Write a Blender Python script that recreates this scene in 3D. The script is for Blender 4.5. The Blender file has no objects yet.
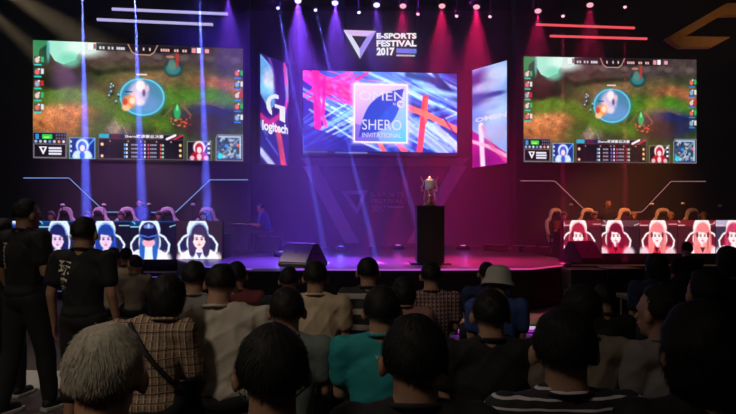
import bpy, bmesh, math, random
import numpy as np
from mathutils import Vector, Matrix, noise
from mathutils.bvhtree import BVHTree

random.seed(4); rng = np.random.default_rng(11)
SC = bpy.context.scene
COL = SC.collection
R = math.radians
F = 620.0; CAMZ = 1.55; HY = 217.0

# ---------------------------------------------------------------- camera, world, light
cd = bpy.data.cameras.new('camera'); cam = bpy.data.objects.new('camera', cd); COL.objects.link(cam)
cam.location = (0, 0, CAMZ); cam.rotation_euler = (R(90), 0, 0)
cd.sensor_width = 36; cd.lens = F / 736 * 36; cd.shift_y = (HY - 207) / 736
cd.clip_start = 0.05; cd.clip_end = 100
SC.camera = cam
w = bpy.data.worlds.new('hall_air'); SC.world = w; w.use_nodes = True
w.node_tree.nodes['Background'].inputs[0].default_value = (0.02, 0.018, 0.03, 1)
w.node_tree.nodes['Background'].inputs[1].default_value = 0.05
SC.view_settings.view_transform = 'Standard'; SC.view_settings.look = 'None'
SC.view_settings.exposure = 0.0; SC.view_settings.gamma = 1.0
SC.view_settings.use_curve_mapping = False
cy = SC.cycles
cy.volume_step_rate = 4; cy.volume_bounces = 0; cy.max_bounces = 4; cy.diffuse_bounces = 2
cy.glossy_bounces = 2; cy.transmission_bounces = 2; cy.use_denoising = True
cy.sample_clamp_indirect = 4; cy.caustics_reflective = False; cy.caustics_refractive = False

def W(px, py, Y):                      # a point at depth Y seen at photo position px, py
    return Vector(((px - 368) / F * Y, Y, CAMZ + (HY - py) / F * Y))

def light(name, kind, loc, energy, color, target=None, **k):
    l = bpy.data.lights.new(name, kind); l.energy = energy; l.color = color
    o = bpy.data.objects.new(name, l); COL.objects.link(o); o.location = loc
    for a, b in k.items(): setattr(l, a, b)
    if target is not None:
        o.rotation_euler = (Vector(target) - Vector(loc)).to_track_quat('-Z', 'Y').to_euler()
    return o

# dim house lights over and behind the seats, the last an added floor fill
light('house_light', 'SPOT', (-3.2, -1.6, 6.2), 430.0, (1.0, 0.84, 0.66), (-1.5, 2.9, 0.9), spot_size=R(50), spot_blend=1.0, shadow_soft_size=0.5)
light('house_light', 'AREA', (0.5, -1.5, 6.5), 7.0, (1.0, 0.82, 0.66), (0.5, 2.5, 0.8), shape='DISK', size=1.6)
light('house_light', 'AREA', (-4.6, 4.6, 6.2), 30.0, (1.0, 0.82, 0.68), (-2.0, 5.4, 0.0), shape='DISK', size=1.2)
light('house_light', 'SPOT', (-4.2, 6.6, 6.8), 240, (0.95, 0.85, 0.85), (-3.4, 5.9, 0), spot_size=R(34), spot_blend=1.0, shadow_soft_size=0.3)  # unseen spot added to lift the dark floor at the left
# stage washes: blue from the left, magenta and red towards the right
for x, c, e in ((-3.8, (0.10, 0.05, 1.0), 260), (-2.2, (0.18, 0.05, 1.0), 330), (-0.6, (0.22, 0.04, 1.0), 250),
                (0.9, (0.42, 0.02, 0.85), 150), (2.3, (0.58, 0.01, 0.66), 130), (3.7, (0.7, 0.01, 0.5), 80)):
    light('stage_wash', 'SPOT', (x, 13.6, 6.9), e * 0.75, c, (x * 0.95, 17.4, 3.2), spot_size=R(95), spot_blend=1.0, shadow_soft_size=0.15)
    light('stage_floor_wash', 'SPOT', (x, 13.2, 6.9), e * 0.35, c, (x * 0.8, 13.2, 0.7), spot_size=R(50), spot_blend=1.0, shadow_soft_size=0.15)
light('front_fill', 'SPOT', (-1.5, 6.5, 7.2), 50, (0.45, 0.25, 1.0), (-1.0, 10.4, 0.7), spot_size=R(40), spot_blend=1.0, shadow_soft_size=0.1)  # first of two unseen fill spots added to brighten the stage lip
light('front_fill', 'SPOT', (2.4, 6.5, 7.2), 22, (1.0, 0.12, 0.55), (2.0, 10.6, 0.7), spot_size=R(40), spot_blend=1.0, shadow_soft_size=0.1)
# wash over the two player platforms
light('player_wash', 'SPOT', (-6.0, 11.9, 4.6), 600, (0.85, 0.30, 1.0), (-5.2, 14.1, 1.4), spot_size=R(85), spot_blend=1.0, shadow_soft_size=0.1)
light('player_wash', 'SPOT', (6.4, 13.7, 4.4), 800, (1.0, 0.27, 0.06), (6.4, 15.4, 1.2), spot_size=R(75), spot_blend=1.0, shadow_soft_size=0.1)

# ---------------------------------------------------------------- materials
MATS = {}
def mat(name, color=(0.5, 0.5, 0.5), rough=0.6, metal=0.0, nscale=30, namt=0.15, bump=0.0, emis=None, estr=1.0, coat=0.0, sheen=0.0):
    if name in MATS: return MATS[name]
    m = bpy.data.materials.new(name); m.use_nodes = True; nt = m.node_tree; b = nt.nodes['Principled BSDF']
    b.inputs['Roughness'].default_value = rough; b.inputs['Metallic'].default_value = metal
    b.inputs['Coat Weight'].default_value = coat
    if sheen: b.inputs['Sheen Weight'].default_value = sheen
    tc = nt.nodes.new('ShaderNodeTexCoord'); nz = nt.nodes.new('ShaderNodeTexNoise'); nz.inputs['Scale'].default_value = nscale
    nt.links.new(tc.outputs['Object'], nz.inputs['Vector'])
    mx = nt.nodes.new('ShaderNodeMix'); mx.data_type = 'RGBA'
    mx.inputs['A'].default_value = tuple(c * (1 - namt) for c in color) + (1,)
    mx.inputs['B'].default_value = tuple(min(1, c * (1 + namt)) for c in color) + (1,)
    nt.links.new(nz.outputs['Fac'], mx.inputs['Factor']); nt.links.new(mx.outputs['Result'], b.inputs['Base Color'])
    if bump:
        bp = nt.nodes.new('ShaderNodeBump'); bp.inputs['Strength'].default_value = bump; bp.inputs['Distance'].default_value = 0.01
        nt.links.new(nz.outputs['Fac'], bp.inputs['Height']); nt.links.new(bp.outputs['Normal'], b.inputs['Normal'])
    if emis:
        b.inputs['Emission Color'].default_value = tuple(emis) + (1,); b.inputs['Emission Strength'].default_value = estr
    MATS[name] = m; return m

def glow(name, color, s=1.0):
    if name in MATS: return MATS[name]
    m = bpy.data.materials.new(name); m.use_nodes = True; nt = m.node_tree; nt.nodes.clear()
    e = nt.nodes.new('ShaderNodeEmission'); o = nt.nodes.new('ShaderNodeOutputMaterial')
    e.inputs[0].default_value = tuple(color) + (1,); e.inputs[1].default_value = s
    nt.links.new(e.outputs[0], o.inputs[0]); MATS[name] = m; return m

def screen_mat(name, s=1.0):           # a lit display: the picture is the light it gives off
    if name in MATS: return MATS[name]
    m = glow(name, (1, 1, 1), s); nt = m.node_tree
    a = nt.nodes.new('ShaderNodeVertexColor'); a.layer_name = 'pixels'
    e = [n for n in nt.nodes if n.type == 'EMISSION'][0]
    nt.links.new(a.outputs['Color'], e.inputs[0]); return m

def band_mat(name, base, bands, axis='Z', scale=10, duty=0.5, rough=0.8, plaid=None, wob=0.004):
    """woven stripes (axis Z) or a check (plaid = a second colour crossing on X)"""
    if name in MATS: return MATS[name]
    m = mat(name, base, rough, nscale=200); nt = m.node_tree; b = nt.nodes['Principled BSDF']
    tc = nt.nodes.new('ShaderNodeTexCoord'); sp = nt.nodes.new('ShaderNodeSeparateXYZ')
    nz = nt.nodes.new('ShaderNodeTexNoise'); nz.inputs['Scale'].default_value = 6
    nt.links.new(tc.outputs['Object'], nz.inputs['Vector'])
    vm = nt.nodes.new('ShaderNodeVectorMath'); vm.operation = 'MULTIPLY_ADD'; vm.inputs[1].default_value = (wob * 4,) * 3
    nt.links.new(nz.outputs['Color'], vm.inputs[0]); nt.links.new(tc.outputs['Object'], vm.inputs[2])
    nt.links.new(vm.outputs[0], sp.inputs[0])
    def lines(ax, sc, du):
        mu = nt.nodes.new('ShaderNodeMath'); mu.operation = 'MULTIPLY'; mu.inputs[1].default_value = sc
        fr = nt.nodes.new('ShaderNodeMath'); fr.operation = 'FRACT'; lt = nt.nodes.new('ShaderNodeMath'); lt.operation = 'LESS_THAN'; lt.inputs[1].default_value = du
        nt.links.new(sp.outputs[ax], mu.inputs[0]); nt.links.new(mu.outputs[0], fr.inputs[0]); nt.links.new(fr.outputs[0], lt.inputs[0]); return lt.outputs[0]
    cur = base + (1,); last = None
    for ax, sc, du, col in bands:
        mx = nt.nodes.new('ShaderNodeMix'); mx.data_type = 'RGBA'
        if last is None: mx.inputs['A'].default_value = tuple(base) + (1,)
        else: nt.links.new(last, mx.inputs['A'])
        mx.inputs['B'].default_value = tuple(col) + (1,)
        nt.links.new(lines(ax, sc, du), mx.inputs['Factor']); last = mx.outputs['Result']
    nt.links.new(last, b.inputs['Base Color']); return m

# ---------------------------------------------------------------- mesh helpers
class G:
    def __init__(s): s.v = []; s.f = []; s.n = 0
    def add(s, v, f):
        v = np.asarray(v, float); s.v.append(v); s.f += [tuple(i + s.n for i in q) for q in f]; s.n += len(v); return s
    def box(s, c, d, rz=0, rx=0):
        M = Matrix.Rotation(rz, 3, 'Z') @ Matrix.Rotation(rx, 3, 'X')
        P = [M @ Vector((x * d[0] / 2, y * d[1] / 2, z * d[2] / 2)) + Vector(c) for x in (-1, 1) for y in (-1, 1) for z in (-1, 1)]
        return s.add(P, [(0, 1, 3, 2), (4, 6, 7, 5), (0, 4, 5, 1), (2, 3, 7, 6), (0, 2, 6, 4), (1, 5, 7, 3)])
    def tube(s, pts, rad, n=10):
        pts = [Vector(p) for p in pts]; rad = [rad] * len(pts) if not hasattr(rad, '__len__') else rad
        V = []; u = None
        for i, p in enumerate(pts):
            t = (pts[min(i + 1, len(pts) - 1)] - pts[max(i - 1, 0)]).normalized()
            if u is None: u = t.orthogonal().normalized()
            u = (u - t * u.dot(t)).normalized(); b = t.cross(u)
            for k in range(n):
                a = 2 * math.pi * k / n; V.append(p + (u * math.cos(a) + b * math.sin(a)) * rad[i])
        Fc = []
        for i in range(len(pts) - 1):
            for k in range(n): Fc.append((i * n + k, i * n + (k + 1) % n, (i + 1) * n + (k + 1) % n, (i + 1) * n + k))
        Fc.append(tuple(range(n))[::-1]); Fc.append(tuple((len(pts) - 1) * n + k for k in range(n)))
        return s.add(V, Fc)
    def cap(s, p0, p1, r0, r1=None, sx=1, sy=1, n=18):      # round-ended tapered limb
        r1 = r0 if r1 is None else r1; p0 = Vector(p0); p1 = Vector(p1); d = p1 - p0; L = d.length; t = d.normalized() if L > 1e-6 else Vector((0, 0, 1))
        P = []; Q = []
        for a in (-80, -55, -30, -10): P.append(p0 + t * (r0 * math.sin(R(a)))); Q.append(r0 * math.cos(R(a)))
        for k in range(0, 5): P.append(p0.lerp(p1, k / 4)); Q.append(r0 + (r1 - r0) * k / 4)
        for a in (10, 30, 55, 80): P.append(p1 + t * (r1 * math.sin(R(a)))); Q.append(r1 * math.cos(R(a)))
        u = t.orthogonal().normalized(); b = t.cross(u); V = []
        for p, q in zip(P, Q):
            for k in range(n):
                a = 2 * math.pi * k / n; o = (u * math.cos(a) + b * math.sin(a)) * q
                V.append(p + Vector((o.x * sx, o.y * sy, o.z)))
        m = len(P); Fc = [(i * n + k, i * n + (k + 1) % n, (i + 1) * n + (k + 1) % n, (i + 1) * n + k) for i in range(m - 1) for k in range(n)]
        Fc.append(tuple(range(n))[::-1]); Fc.append(tuple((m - 1) * n + k for k in range(n)))
        return s.add(V, Fc)
    def ell(s, c, r, M=None, nu=24, nv=16):
        V = []
        for i in range(nv + 1):
            th = math.pi * i / nv
            for k in range(nu):
                a = 2 * math.pi * k / nu; p = Vector((math.sin(th) * math.cos(a) * r[0], math.sin(th) * math.sin(a) * r[1], math.cos(th) * r[2]))
                if M is not None: p = M @ p
                V.append(p + Vector(c))
        Fc = [(i * nu + k, (i + 1) * nu + k, (i + 1) * nu + (k + 1) % nu, i * nu + (k + 1) % nu) for i in range(nv) for k in range(nu)]
        return s.add(V, Fc)
    def prism(s, poly, d):                                   # polygon (3-D points) pushed along d
        n = len(poly); P = [Vector(p) for p in poly]; Q = [p + Vector(d) for p in P]
        return s.add(P + Q, [tuple(range(n))[::-1], tuple(range(n, 2 * n))] + [(i, (i + 1) % n, n + (i + 1) % n, n + i) for i in range(n)])
    def arrays(s): return np.vstack(s.v), s.f
    def mesh(s, name):
        me = bpy.data.meshes.new(name); V, Fc = s.arrays(); me.from_pydata(V.tolist(), [], Fc)
        bm = bmesh.new(); bm.from_mesh(me); bmesh.ops.remove_doubles(bm, verts=bm.verts, dist=1e-6); bmesh.ops.recalc_face_normals(bm, faces=bm.faces); bm.to_mesh(me); bm.free()
        return me

def obj(name, g, m, parent=None, smooth=False, bevel=0, loc=None):
    me = g if isinstance(g, bpy.types.Mesh) else g.mesh(name)
    if m is not None and not me.materials: me.materials.append(m)
    o = bpy.data.objects.new(name, me); COL.objects.link(o)
    if parent is not None: o.parent = parent
    if loc is not None: o.location = loc
    if smooth:
        for p in me.polygons: p.use_smooth = True
    if bevel:
        b = o.modifiers.new('bevel', 'BEVEL'); b.width = bevel; b.segments = 2; b.limit_method = 'ANGLE'
    return o
def tag(o, label=None, cat=None, group=None, kind=None):
    if label: o['label'] = label
    if cat: o['category'] = cat
    if group: o['group'] = group
    if kind: o['kind'] = kind
    return o
def thing(name, label, cat, loc=(0, 0, 0), rz=0, group=None):
    o = bpy.data.objects.new(name, None); COL.objects.link(o); o.location = loc; o.rotation_euler = (0, 0, rz)
    o.empty_display_size = 0.1
    return tag(o, label, cat, group)
def struct(name, g, m, **k):
    return tag(obj(name, g, m, **k), kind='structure')
def dup(o, loc, rz, label=None, group=None):
    r = o.copy(); COL.objects.link(r); r.location = loc; r.rotation_euler = (0, 0, rz)
    if label: r['label'] = label
    if group: r['group'] = group
    for ch in o.children:
        c = ch.copy(); COL.objects.link(c); c.parent = r
        for gch in ch.children:
            d = gch.copy(); COL.objects.link(d); d.parent = c
    return r

# ---------------------------------------------------------------- the hall
M_black = mat('matt_black_paint', (0.012, 0.012, 0.014), 0.7, nscale=60)
M_flat = mat('dark_set_panel', (0.020, 0.018, 0.024), 0.55, nscale=25)
M_floor = mat('worn_carpet_tile', (0.13, 0.10, 0.09), 0.85, nscale=40, bump=0.3)
M_ceil = mat('dark_ceiling_paint', (0.012, 0.012, 0.013), 0.9)
M_metal = mat('black_metal', (0.02, 0.02, 0.022), 0.35, metal=0.7)
M_drop = mat('backdrop_print', (0.085, 0.075, 0.095), 0.6, nscale=8)
M_drop2 = mat('backdrop_print_pale', (0.26, 0.25, 0.30), 0.5, nscale=8)
M_stage = mat('glossy_stage_floor', (0.035, 0.03, 0.04), 0.35, nscale=14)

struct('floor', G().box((0, 8, -0.05), (26, 22, 0.1)), M_floor)
struct('ceiling', G().box((0, 8, 8.05), (26, 22, 0.1)), M_ceil)
struct('wall_back', G().box((0, 19.05, 4), (26, 0.1, 8)), M_black)
struct('wall_front', G().box((0, -3.05, 4), (26, 0.1, 8)), M_black)
struct('wall_left', G().box((-13.05, 8, 4), (0.1, 22, 8)), M_black)
struct('wall_right', G().box((13.05, 8, 4), (0.1, 22, 8)), M_black)

# the slanted set walls behind the two game screens
LA, LB = W(33, 217, 14.78), W(243, 217, 15.58)
RA, RB = W(524, 217, 16.53), W(696, 217, 16.78)
def on(px, py, side, off=0.0):
    A, B = (LA, LB) if side == 'L' else (RA, RB)
    d = (B - A); n = Vector((d.y, -d.x, 0)).normalized()
    ray = W(px, py, 1) - Vector((0, 0, CAMZ)); A2 = A + n * off
    t = (A2 - Vector((0, 0, CAMZ))).dot(n) / ray.dot(n)
    return Vector((0, 0, CAMZ)) + ray * t
def nrm(side):
    A, B = (LA, LB) if side == 'L' else (RA, RB)
    d = B - A; return Vector((d.y, -d.x, 0)).normalized()
def wallbox(a, b, z0, z1, th, back):
    n = Vector(((b - a).y, -(b - a).x, 0)).normalized(); 
    p = [Vector((a.x, a.y, z0)) - n * back, Vector((b.x, b.y, z0)) - n * back, Vector((b.x, b.y, z1)) - n * back, Vector((a.x, a.y, z1)) - n * back]
    return G().prism(p, -n * th)
struct('wall_set_left', wallbox(on(-90, 217, 'L'), on(250, 217, 'L'), 0.0, 7.6, 0.5, 0.06), M_flat)
struct('wall_set_right', wallbox(on(517, 217, 'R'), on(830, 217, 'R'), 0.0, 7.6, 0.5, 0.06), M_flat)

# centre backdrop, its raised triangle and the stages
YB = 17.9
struct('wall_backdrop', G().box((0.45, YB + 0.1, 4.0), (9.2, 0.2, 7.0)), M_drop)
def flatpoly(pts, Y, th=0.02): return G().prism([W(x, y, Y) for x, y in pts], (0, th, 0))
tri = thing('triangle_relief', 'huge pale inverted triangle outline printed on the backdrop below the centre screen', 'wall emblem', (0.4, YB, 0.7))
def rel(o, root): o.location = -Vector(root.location); return o
def relchild(name, g, m, root, **k):
    o = obj(name, g, m, root, **k); o.matrix_parent_inverse = Matrix.Identity(4); o.location = -Vector(root.location); return o
relchild('left_arm', flatpoly([(303, 166), (318, 166), (359, 243), (345, 243)], YB - 0.03), M_drop2, tri)
relchild('right_arm', flatpoly([(452, 166), (467, 166), (421, 243), (407, 243)], YB - 0.03), M_drop2, tri)
relchild('top_bar', flatpoly([(300, 158), (470, 158), (462, 166), (308, 166)], YB - 0.03), mat('backdrop_print_mid', (0.2, 0.19, 0.23), 0.5), tri)

front = [(-3.75, 12.2), (-3.0, 10.95)] + [(-2.3 + i * 0.5, 10.12 + 0.006 * (i - 5) ** 2) for i in range(0, 11)] + [(3.45, 11.0), (3.9, 11.9)]
poly = front + [(4.0, 18.0), (-3.9, 18.0)]
M_fascia = mat('stage_skirt', (0.012, 0.010, 0.013), 0.8, nscale=80)
struct('floor_stage_base', G().prism([(x, y, 0.0) for x, y in poly], (0, 0, 0.66)), M_fascia)
struct('floor_stage', G().prism([(x, y, 0.66) for x, y in poly], (0, 0, 0.04)), M_stage)
struct('floor_platform_left', G().box((-7.4, 14.3, 0.225), (7.2, 4.2, 0.45)), M_fascia)
struct('floor_platform_right', G().box((7.05, 15.6, 0.225), (6.0, 3.4, 0.45)), M_fascia)
# emissive LED strip along the stage lip, blue through violet to red
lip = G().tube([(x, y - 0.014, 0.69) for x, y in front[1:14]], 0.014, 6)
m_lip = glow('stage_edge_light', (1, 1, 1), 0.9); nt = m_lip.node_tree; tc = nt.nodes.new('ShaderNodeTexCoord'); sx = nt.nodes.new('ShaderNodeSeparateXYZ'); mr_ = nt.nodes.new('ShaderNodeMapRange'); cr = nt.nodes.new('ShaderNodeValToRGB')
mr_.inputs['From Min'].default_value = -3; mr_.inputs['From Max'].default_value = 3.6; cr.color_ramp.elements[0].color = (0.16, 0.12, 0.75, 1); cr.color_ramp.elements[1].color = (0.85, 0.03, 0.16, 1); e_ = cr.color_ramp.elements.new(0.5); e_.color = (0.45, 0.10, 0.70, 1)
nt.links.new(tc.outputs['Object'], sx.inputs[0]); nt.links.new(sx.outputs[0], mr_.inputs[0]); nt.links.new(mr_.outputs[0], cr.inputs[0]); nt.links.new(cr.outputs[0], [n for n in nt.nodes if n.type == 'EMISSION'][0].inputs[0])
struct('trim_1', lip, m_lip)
struct('trim_2', G().box((-5.4, 12.05, 0.15), (4.6, 0.3, 0.30)).box((-5.4, 11.77, 0.075), (4.6, 0.28, 0.15)), M_fascia)
struct('trim_3', G().box((-5.0, 11.90, 0.40), (3.9, 0.03, 0.02)).box((-5.0, 11.62, 0.16), (3.9, 0.03, 0.02)), glow('step_light', (0.16, 0.16, 0.75), 0.35))


# smoke haze hanging over the stage
hA, hB, hC, hD = on(-60, 217, 'L', 0.2), on(249, 217, 'L', 0.2), on(518, 217, 'R', 0.2), on(800, 217, 'R', 0.2)
hz = G().prism([(x, y, 0.72) for x, y in ((-10.5, 9.9), (10.5, 9.9), (hD.x, hD.y), (hC.x, hC.y), (4.2, 17.8), (-3.3, 17.8), (hB.x, hB.y), (hA.x, hA.y))], (0, 0, 7.2))
hm = bpy.data.materials.new('stage_haze'); hm.use_nodes = True; hm.node_tree.nodes.clear()
hs = hm.node_tree.nodes.new('ShaderNodeVolumeScatter'); hs.inputs['Density'].default_value = 0.019; hs.inputs['Anisotropy'].default_value = 0.0
ho = hm.node_tree.nodes.new('ShaderNodeOutputMaterial'); hm.node_tree.links.new(hs.outputs[0], ho.inputs['Volume'])
tag(obj('stage_haze', hz, hm), 'thin smoke haze hanging over the stage and lit by the beams', 'haze', kind='stuff')
# ---------------------------------------------------------------- lighting rig
tr = G(); TY = 14.5; TZ = 6.95
for dy in (-0.15, 0.15):
    for dz in (0, 0.3): tr.tube([(-9.5, TY + dy, TZ + dz), (9.8, TY + dy, TZ + dz)], 0.025, 6)
for i in range(64):
    x = -9.5 + i * 0.3
    for dy in (-0.15, 0.15): tr.tube([(x, TY + dy, TZ + (0.3 if i % 2 else 0)), (x + 0.3, TY + dy, TZ + (0 if i % 2 else 0.3))], 0.012, 4)
truss = thing('lighting_truss', 'black lattice truss that carries the row of stage lights', 'truss', (0, TY, TZ))
relchild('lattice', tr, M_metal, truss)
for hx in (-6, 0, 6): relchild('hanger', G().tube([(hx, TY, TZ + 0.3), (hx, TY, 8.0)], 0.02, 6), M_metal, truss)

def fixture(px, py, aim, col, energy, size, big, label, group, blend=0.3, lens=3.0, Y=TY):
    p = W(px, py, Y); t = thing('wash_light' if big else 'beam_light', label, 'stage light', (p.x, p.y, p.z), 0, group)
    d = (Vector(aim) - p).normalized(); M = d.to_track_quat('-Z', 'Y').to_matrix()
    s = 0.85 if big else 0.42
    def L(*q): return M @ Vector(q)
    body = G().tube([L(0, 0, 0.26 * s), L(0, 0, 0.22 * s), L(0, 0, 0.08 * s), L(0, 0, 0.0)], [0.05 * s, 0.09 * s, 0.1 * s, 0.115 * s], 16)
    obj('lamp_housing', body, M_metal, t, smooth=False)
    obj('lens', G().tube([L(0, 0, 0.004), L(0, 0, -0.012)], [0.095 * s, 0.085 * s], 16), glow('lens_%s_%.0f' % (big, col[0] * 100 + col[2] * 10), [min(1, c * 0.6 + 0.4) for c in col], lens), t)
    top = min(TZ - p.z, 1.0)
    yk = G().tube([L(0.13 * s, 0, 0.12 * s), L(0.13 * s, 0, 0.12 * s) + Vector((0, 0, 0.22 * s)), L(-0.13 * s, 0, 0.12 * s) + Vector((0, 0, 0.22 * s)), L(-0.13 * s, 0, 0.12 * s)], 0.012, 6)
    yk.tube([L(0, 0, 0.12 * s) + Vector((0, 0, 0.22 * s)), (L(0, 0, 0.12 * s).x, 0, max(top, 0.3))], 0.018, 6)
    obj('yoke', yk, M_metal, t)
    light('lamp_of_' + t.name, 'SPOT', p + d * 0.03, energy, col, aim, spot_size=R(size), spot_blend=blend, shadow_soft_size=0.012)
    return t
VIO = (0.22, 0.06, 1.0); BLU = (0.10, 0.13, 1.0); RED = (0.95, 0.01, 0.17)
gA, gB = 'wash lights along the truss', 'pin spots along the truss'
BE = 280000
# steep pin beams in front of the left screen (their lamps hang above the frame)
for i, (x0, x1, s) in enumerate(((82, 87, 1.0), (134.5, 143, 0.9), (199, 208, 0.75))):
    a = W(x0, -14, 13.4); b = W(x1, 235, 13.4)
    fixture(x0, -14, b, BLU, BE * 3.2 * s, 3.2, False, ['leftmost pin spot, its steep blue beam crossing the left game screen', 'pin spot whose blue beam falls on the centre of the left game screen', 'pin spot whose blue beam falls near the right end of the left game screen'][i], gB, Y=13.4, blend=0.9)
for i, (x, y, ax, ay) in enumerate(((278, 8, 313, 190), (315.5, 10, 362, 200), (359, 12.4, 410, 200))):
    fixture(x, y, W(ax, ay, 12.2), BLU, BE * (2.6, 2.6, 1.5)[i], 1.1, False, ['small blue pin spot above the narrow left banner screen', 'small blue pin spot above the left end of the centre screen', 'small blue pin spot above the triangle logo sign'][i], gB, lens=5)
for i, (x, y, ax, ay) in enumerate(((418, 14, 395, 120), (456.6, 16, 425, 120), (490, 16.6, 455, 120), (563, 16, 563, 120), (625, 7, 625, 120))):
    fixture(x, y, W(ax, ay, 13.0), RED, BE * 0.5, 1.2, False, ['small red pin spot just right of the logo sign', 'small red pin spot above the right end of the centre screen', 'small red pin spot above the slanted right banner', 'small red pin spot above the left end of the red light bars', 'small red pin spot above the right end of the red light bars'][i], gB, lens=1.8)
for i, (x, y, c, e) in enumerate(((228, -3, VIO, 120), (298, 1, VIO, 420), (335, 3, VIO, 200), (376.6, 5, VIO, 60), (403, 6, RED, 60), (442, 6, RED, 110), (476.5, 7, RED, 170), (538, 11, RED, 50), (590, 5, RED, 40))):
    fixture(x, y, W(x + (6 if c is VIO else -4), 190, 12.6), c, e * 46.0, 34, True,
            ['violet wash light above the right end of the white light bars', 'brightest violet wash light, above the gap between banner and centre screen', 'violet wash light left of the logo sign', 'dim violet wash light above the logo sign', 'red wash light above the end of the logo lettering',
             'red wash light above the right half of the centre screen', 'brightest red wash light, above the slanted right banner', 'red wash light above the left tip of the red light bars', 'red wash light above the middle of the red light bars'][i], gA, blend=1.0, lens=2.5 if e > 100 else 1.2)
# soft warm beams from the balcony side, upper left
for x, y, ax, ay, s, e in ((-28, -30, 85, 40, 13, 5500), (-45, -22, 60, 75, 10, 4200)):
    light('follow_spot', 'SPOT', W(x, y, 11.5), e, (1.0, 0.75, 0.45), W(ax, ay, 11.0), spot_size=R(s), spot_blend=1.0, shadow_soft_size=0.05)

# ---------------------------------------------------------------- LED bars and line frames on the set walls
def strip(name, pts, side, wid, m, label, cat, group=None, off=0.03):
    A = [on(x, y, side, off) for x, y in pts]; c = A[0]
    t = thing(name, label, cat, c, 0, group)
    n = nrm(side)
    relchild('light_line', G().tube(A, wid, 6), m, t)
    relchild('back_channel', G().tube([p - n * (wid + 0.012) for p in A], wid * 1.2, 4), M_metal, t)
    return t
mb = glow('bar_pale_violet', (0.50, 0.46, 0.86), 1.0); mr = glow('bar_red', (1.0, 0.10, 0.13), 0.95)
gb = 'light bars above the left screen'; gr = 'light bars above the right screen'
strip('light_bar', [(112, 9), (228, 14)], 'L', 0.035, mb, 'upper of the two pale violet light bars over the left game screen', 'light bar', gb)
strip('light_bar', [(97, 19.5), (213, 24.6)], 'L', 0.035, mb, 'lower of the two pale violet light bars over the left game screen', 'light bar', gb)
strip('light_bar', [(536.5, 24.5), (634.5, 28)], 'R', 0.032, mr, 'upper of the two red light bars over the right game screen', 'light bar', gr)
strip('light_bar', [(550, 36), (647, 38.8)], 'R', 0.032, mr, 'lower of the two red light bars over the right game screen', 'light bar', gr)
strip('line_light', [(23.5, 178), (69, 178), (102.5, 209.5), (104, 212), (175, 212.4), (177, 211), (210, 179.8), (248, 179.8)], 'L', 0.010, glow('line_blue', (0.22, 0.40, 0.95), 0.9), 'thin blue light line dipping in a trapezoid below the left game screen', 'light line')
strip('line_light', [(520.5, 180.8), (555, 181), (585, 210), (588, 212), (642, 212), (644, 210), (671, 181.4), (705.6, 181.4)], 'R', 0.009, glow('line_pink', (0.50, 0.20, 0.22), 0.9), 'thin pinkish light line dipping in a trapezoid below the right game screen', 'light line')

# wooden chevron hanging from the ceiling, upper right
cp = [(667, 38), (727, 3), (745, 3), (745, 15), (722, 15), (686, 36), (731, 37), (712, 47), (680, 47)]
ch = obj('ceiling_chevron', G().prism([W(x, y, 10.5) for x, y in cp], (0, 0.14, 0)), mat('stained_plywood', (0.30, 0.15, 0.055), 0.5, nscale=12, namt=0.3))
tag(ch, 'brown wooden chevron shape hanging below the ceiling at the upper right', 'ceiling ornament')
light('chevron_light', 'SPOT', W(830, 60, 8.5), 60, (1.0, 0.6, 0.3), W(715, 25, 10.5), spot_size=R(50), spot_blend=1.0, shadow_soft_size=0.1)
# ---------------------------------------------------------------- writing
def text_mesh(s, size, ext=0.004, align='CENTER', space=1.0, bold=0.0):
    c = bpy.data.curves.new('lettering', 'FONT'); c.body = s; c.size = size; c.extrude = ext; c.align_x = align; c.align_y = 'CENTER'
    c.space_character = space; c.offset = bold; c.resolution_u = 3
    o = bpy.data.objects.new('tmp', c); COL.objects.link(o); dg = bpy.context.evaluated_depsgraph_get()
    me = bpy.data.meshes.new_from_object(o.evaluated_get(dg)); bpy.data.objects.remove(o); bpy.data.curves.remove(c)
    me.materials.clear(); return me
def text_at(s, p, height_box, width_box, right, up, m, parent, name='lettering', off=0.01, bold=0.0, align='CENTER', root=None, ext=0.004):
    """lettering fitted into a box; right and up are unit vectors of the surface"""
    me = text_mesh(s, 1.0, 0.0, bold=bold)
    V = np.array([v.co[:] for v in me.vertices]); lo, hi = V.min(0), V.max(0)
    sx = width_box / max(1e-6, hi[0] - lo[0]); sy = height_box / max(1e-6, hi[1] - lo[1])
    n = right.cross(up)
    P = Vector(p); cx, cyy = (lo[0] + hi[0]) / 2, (lo[1] + hi[1]) / 2
    nv = []
    for v in me.vertices:
        nv.append(P + right * ((v.co.x - cx) * sx) + up * ((v.co.y - cyy) * sy) + n * off)
    for v, q in zip(me.vertices, nv): v.co = q
    bm = bmesh.new(); bm.from_mesh(me)
    r = bmesh.ops.extrude_face_region(bm, geom=bm.faces[:]); bmesh.ops.translate(bm, verts=[e for e in r['geom'] if isinstance(e, bmesh.types.BMVert)], vec=n * ext)
    bmesh.ops.recalc_face_normals(bm, faces=bm.faces); bm.to_mesh(me); bm.free()
    o = obj(name, me, m, parent)
    if parent is not None:
        r = root if root is not None else parent
        o.location = -Vector(r.matrix_basis.translation) if parent is r else (0, 0, 0)
    return o
X1, Z1 = Vector((1, 0, 0)), Vector((0, 0, 1))

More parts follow.
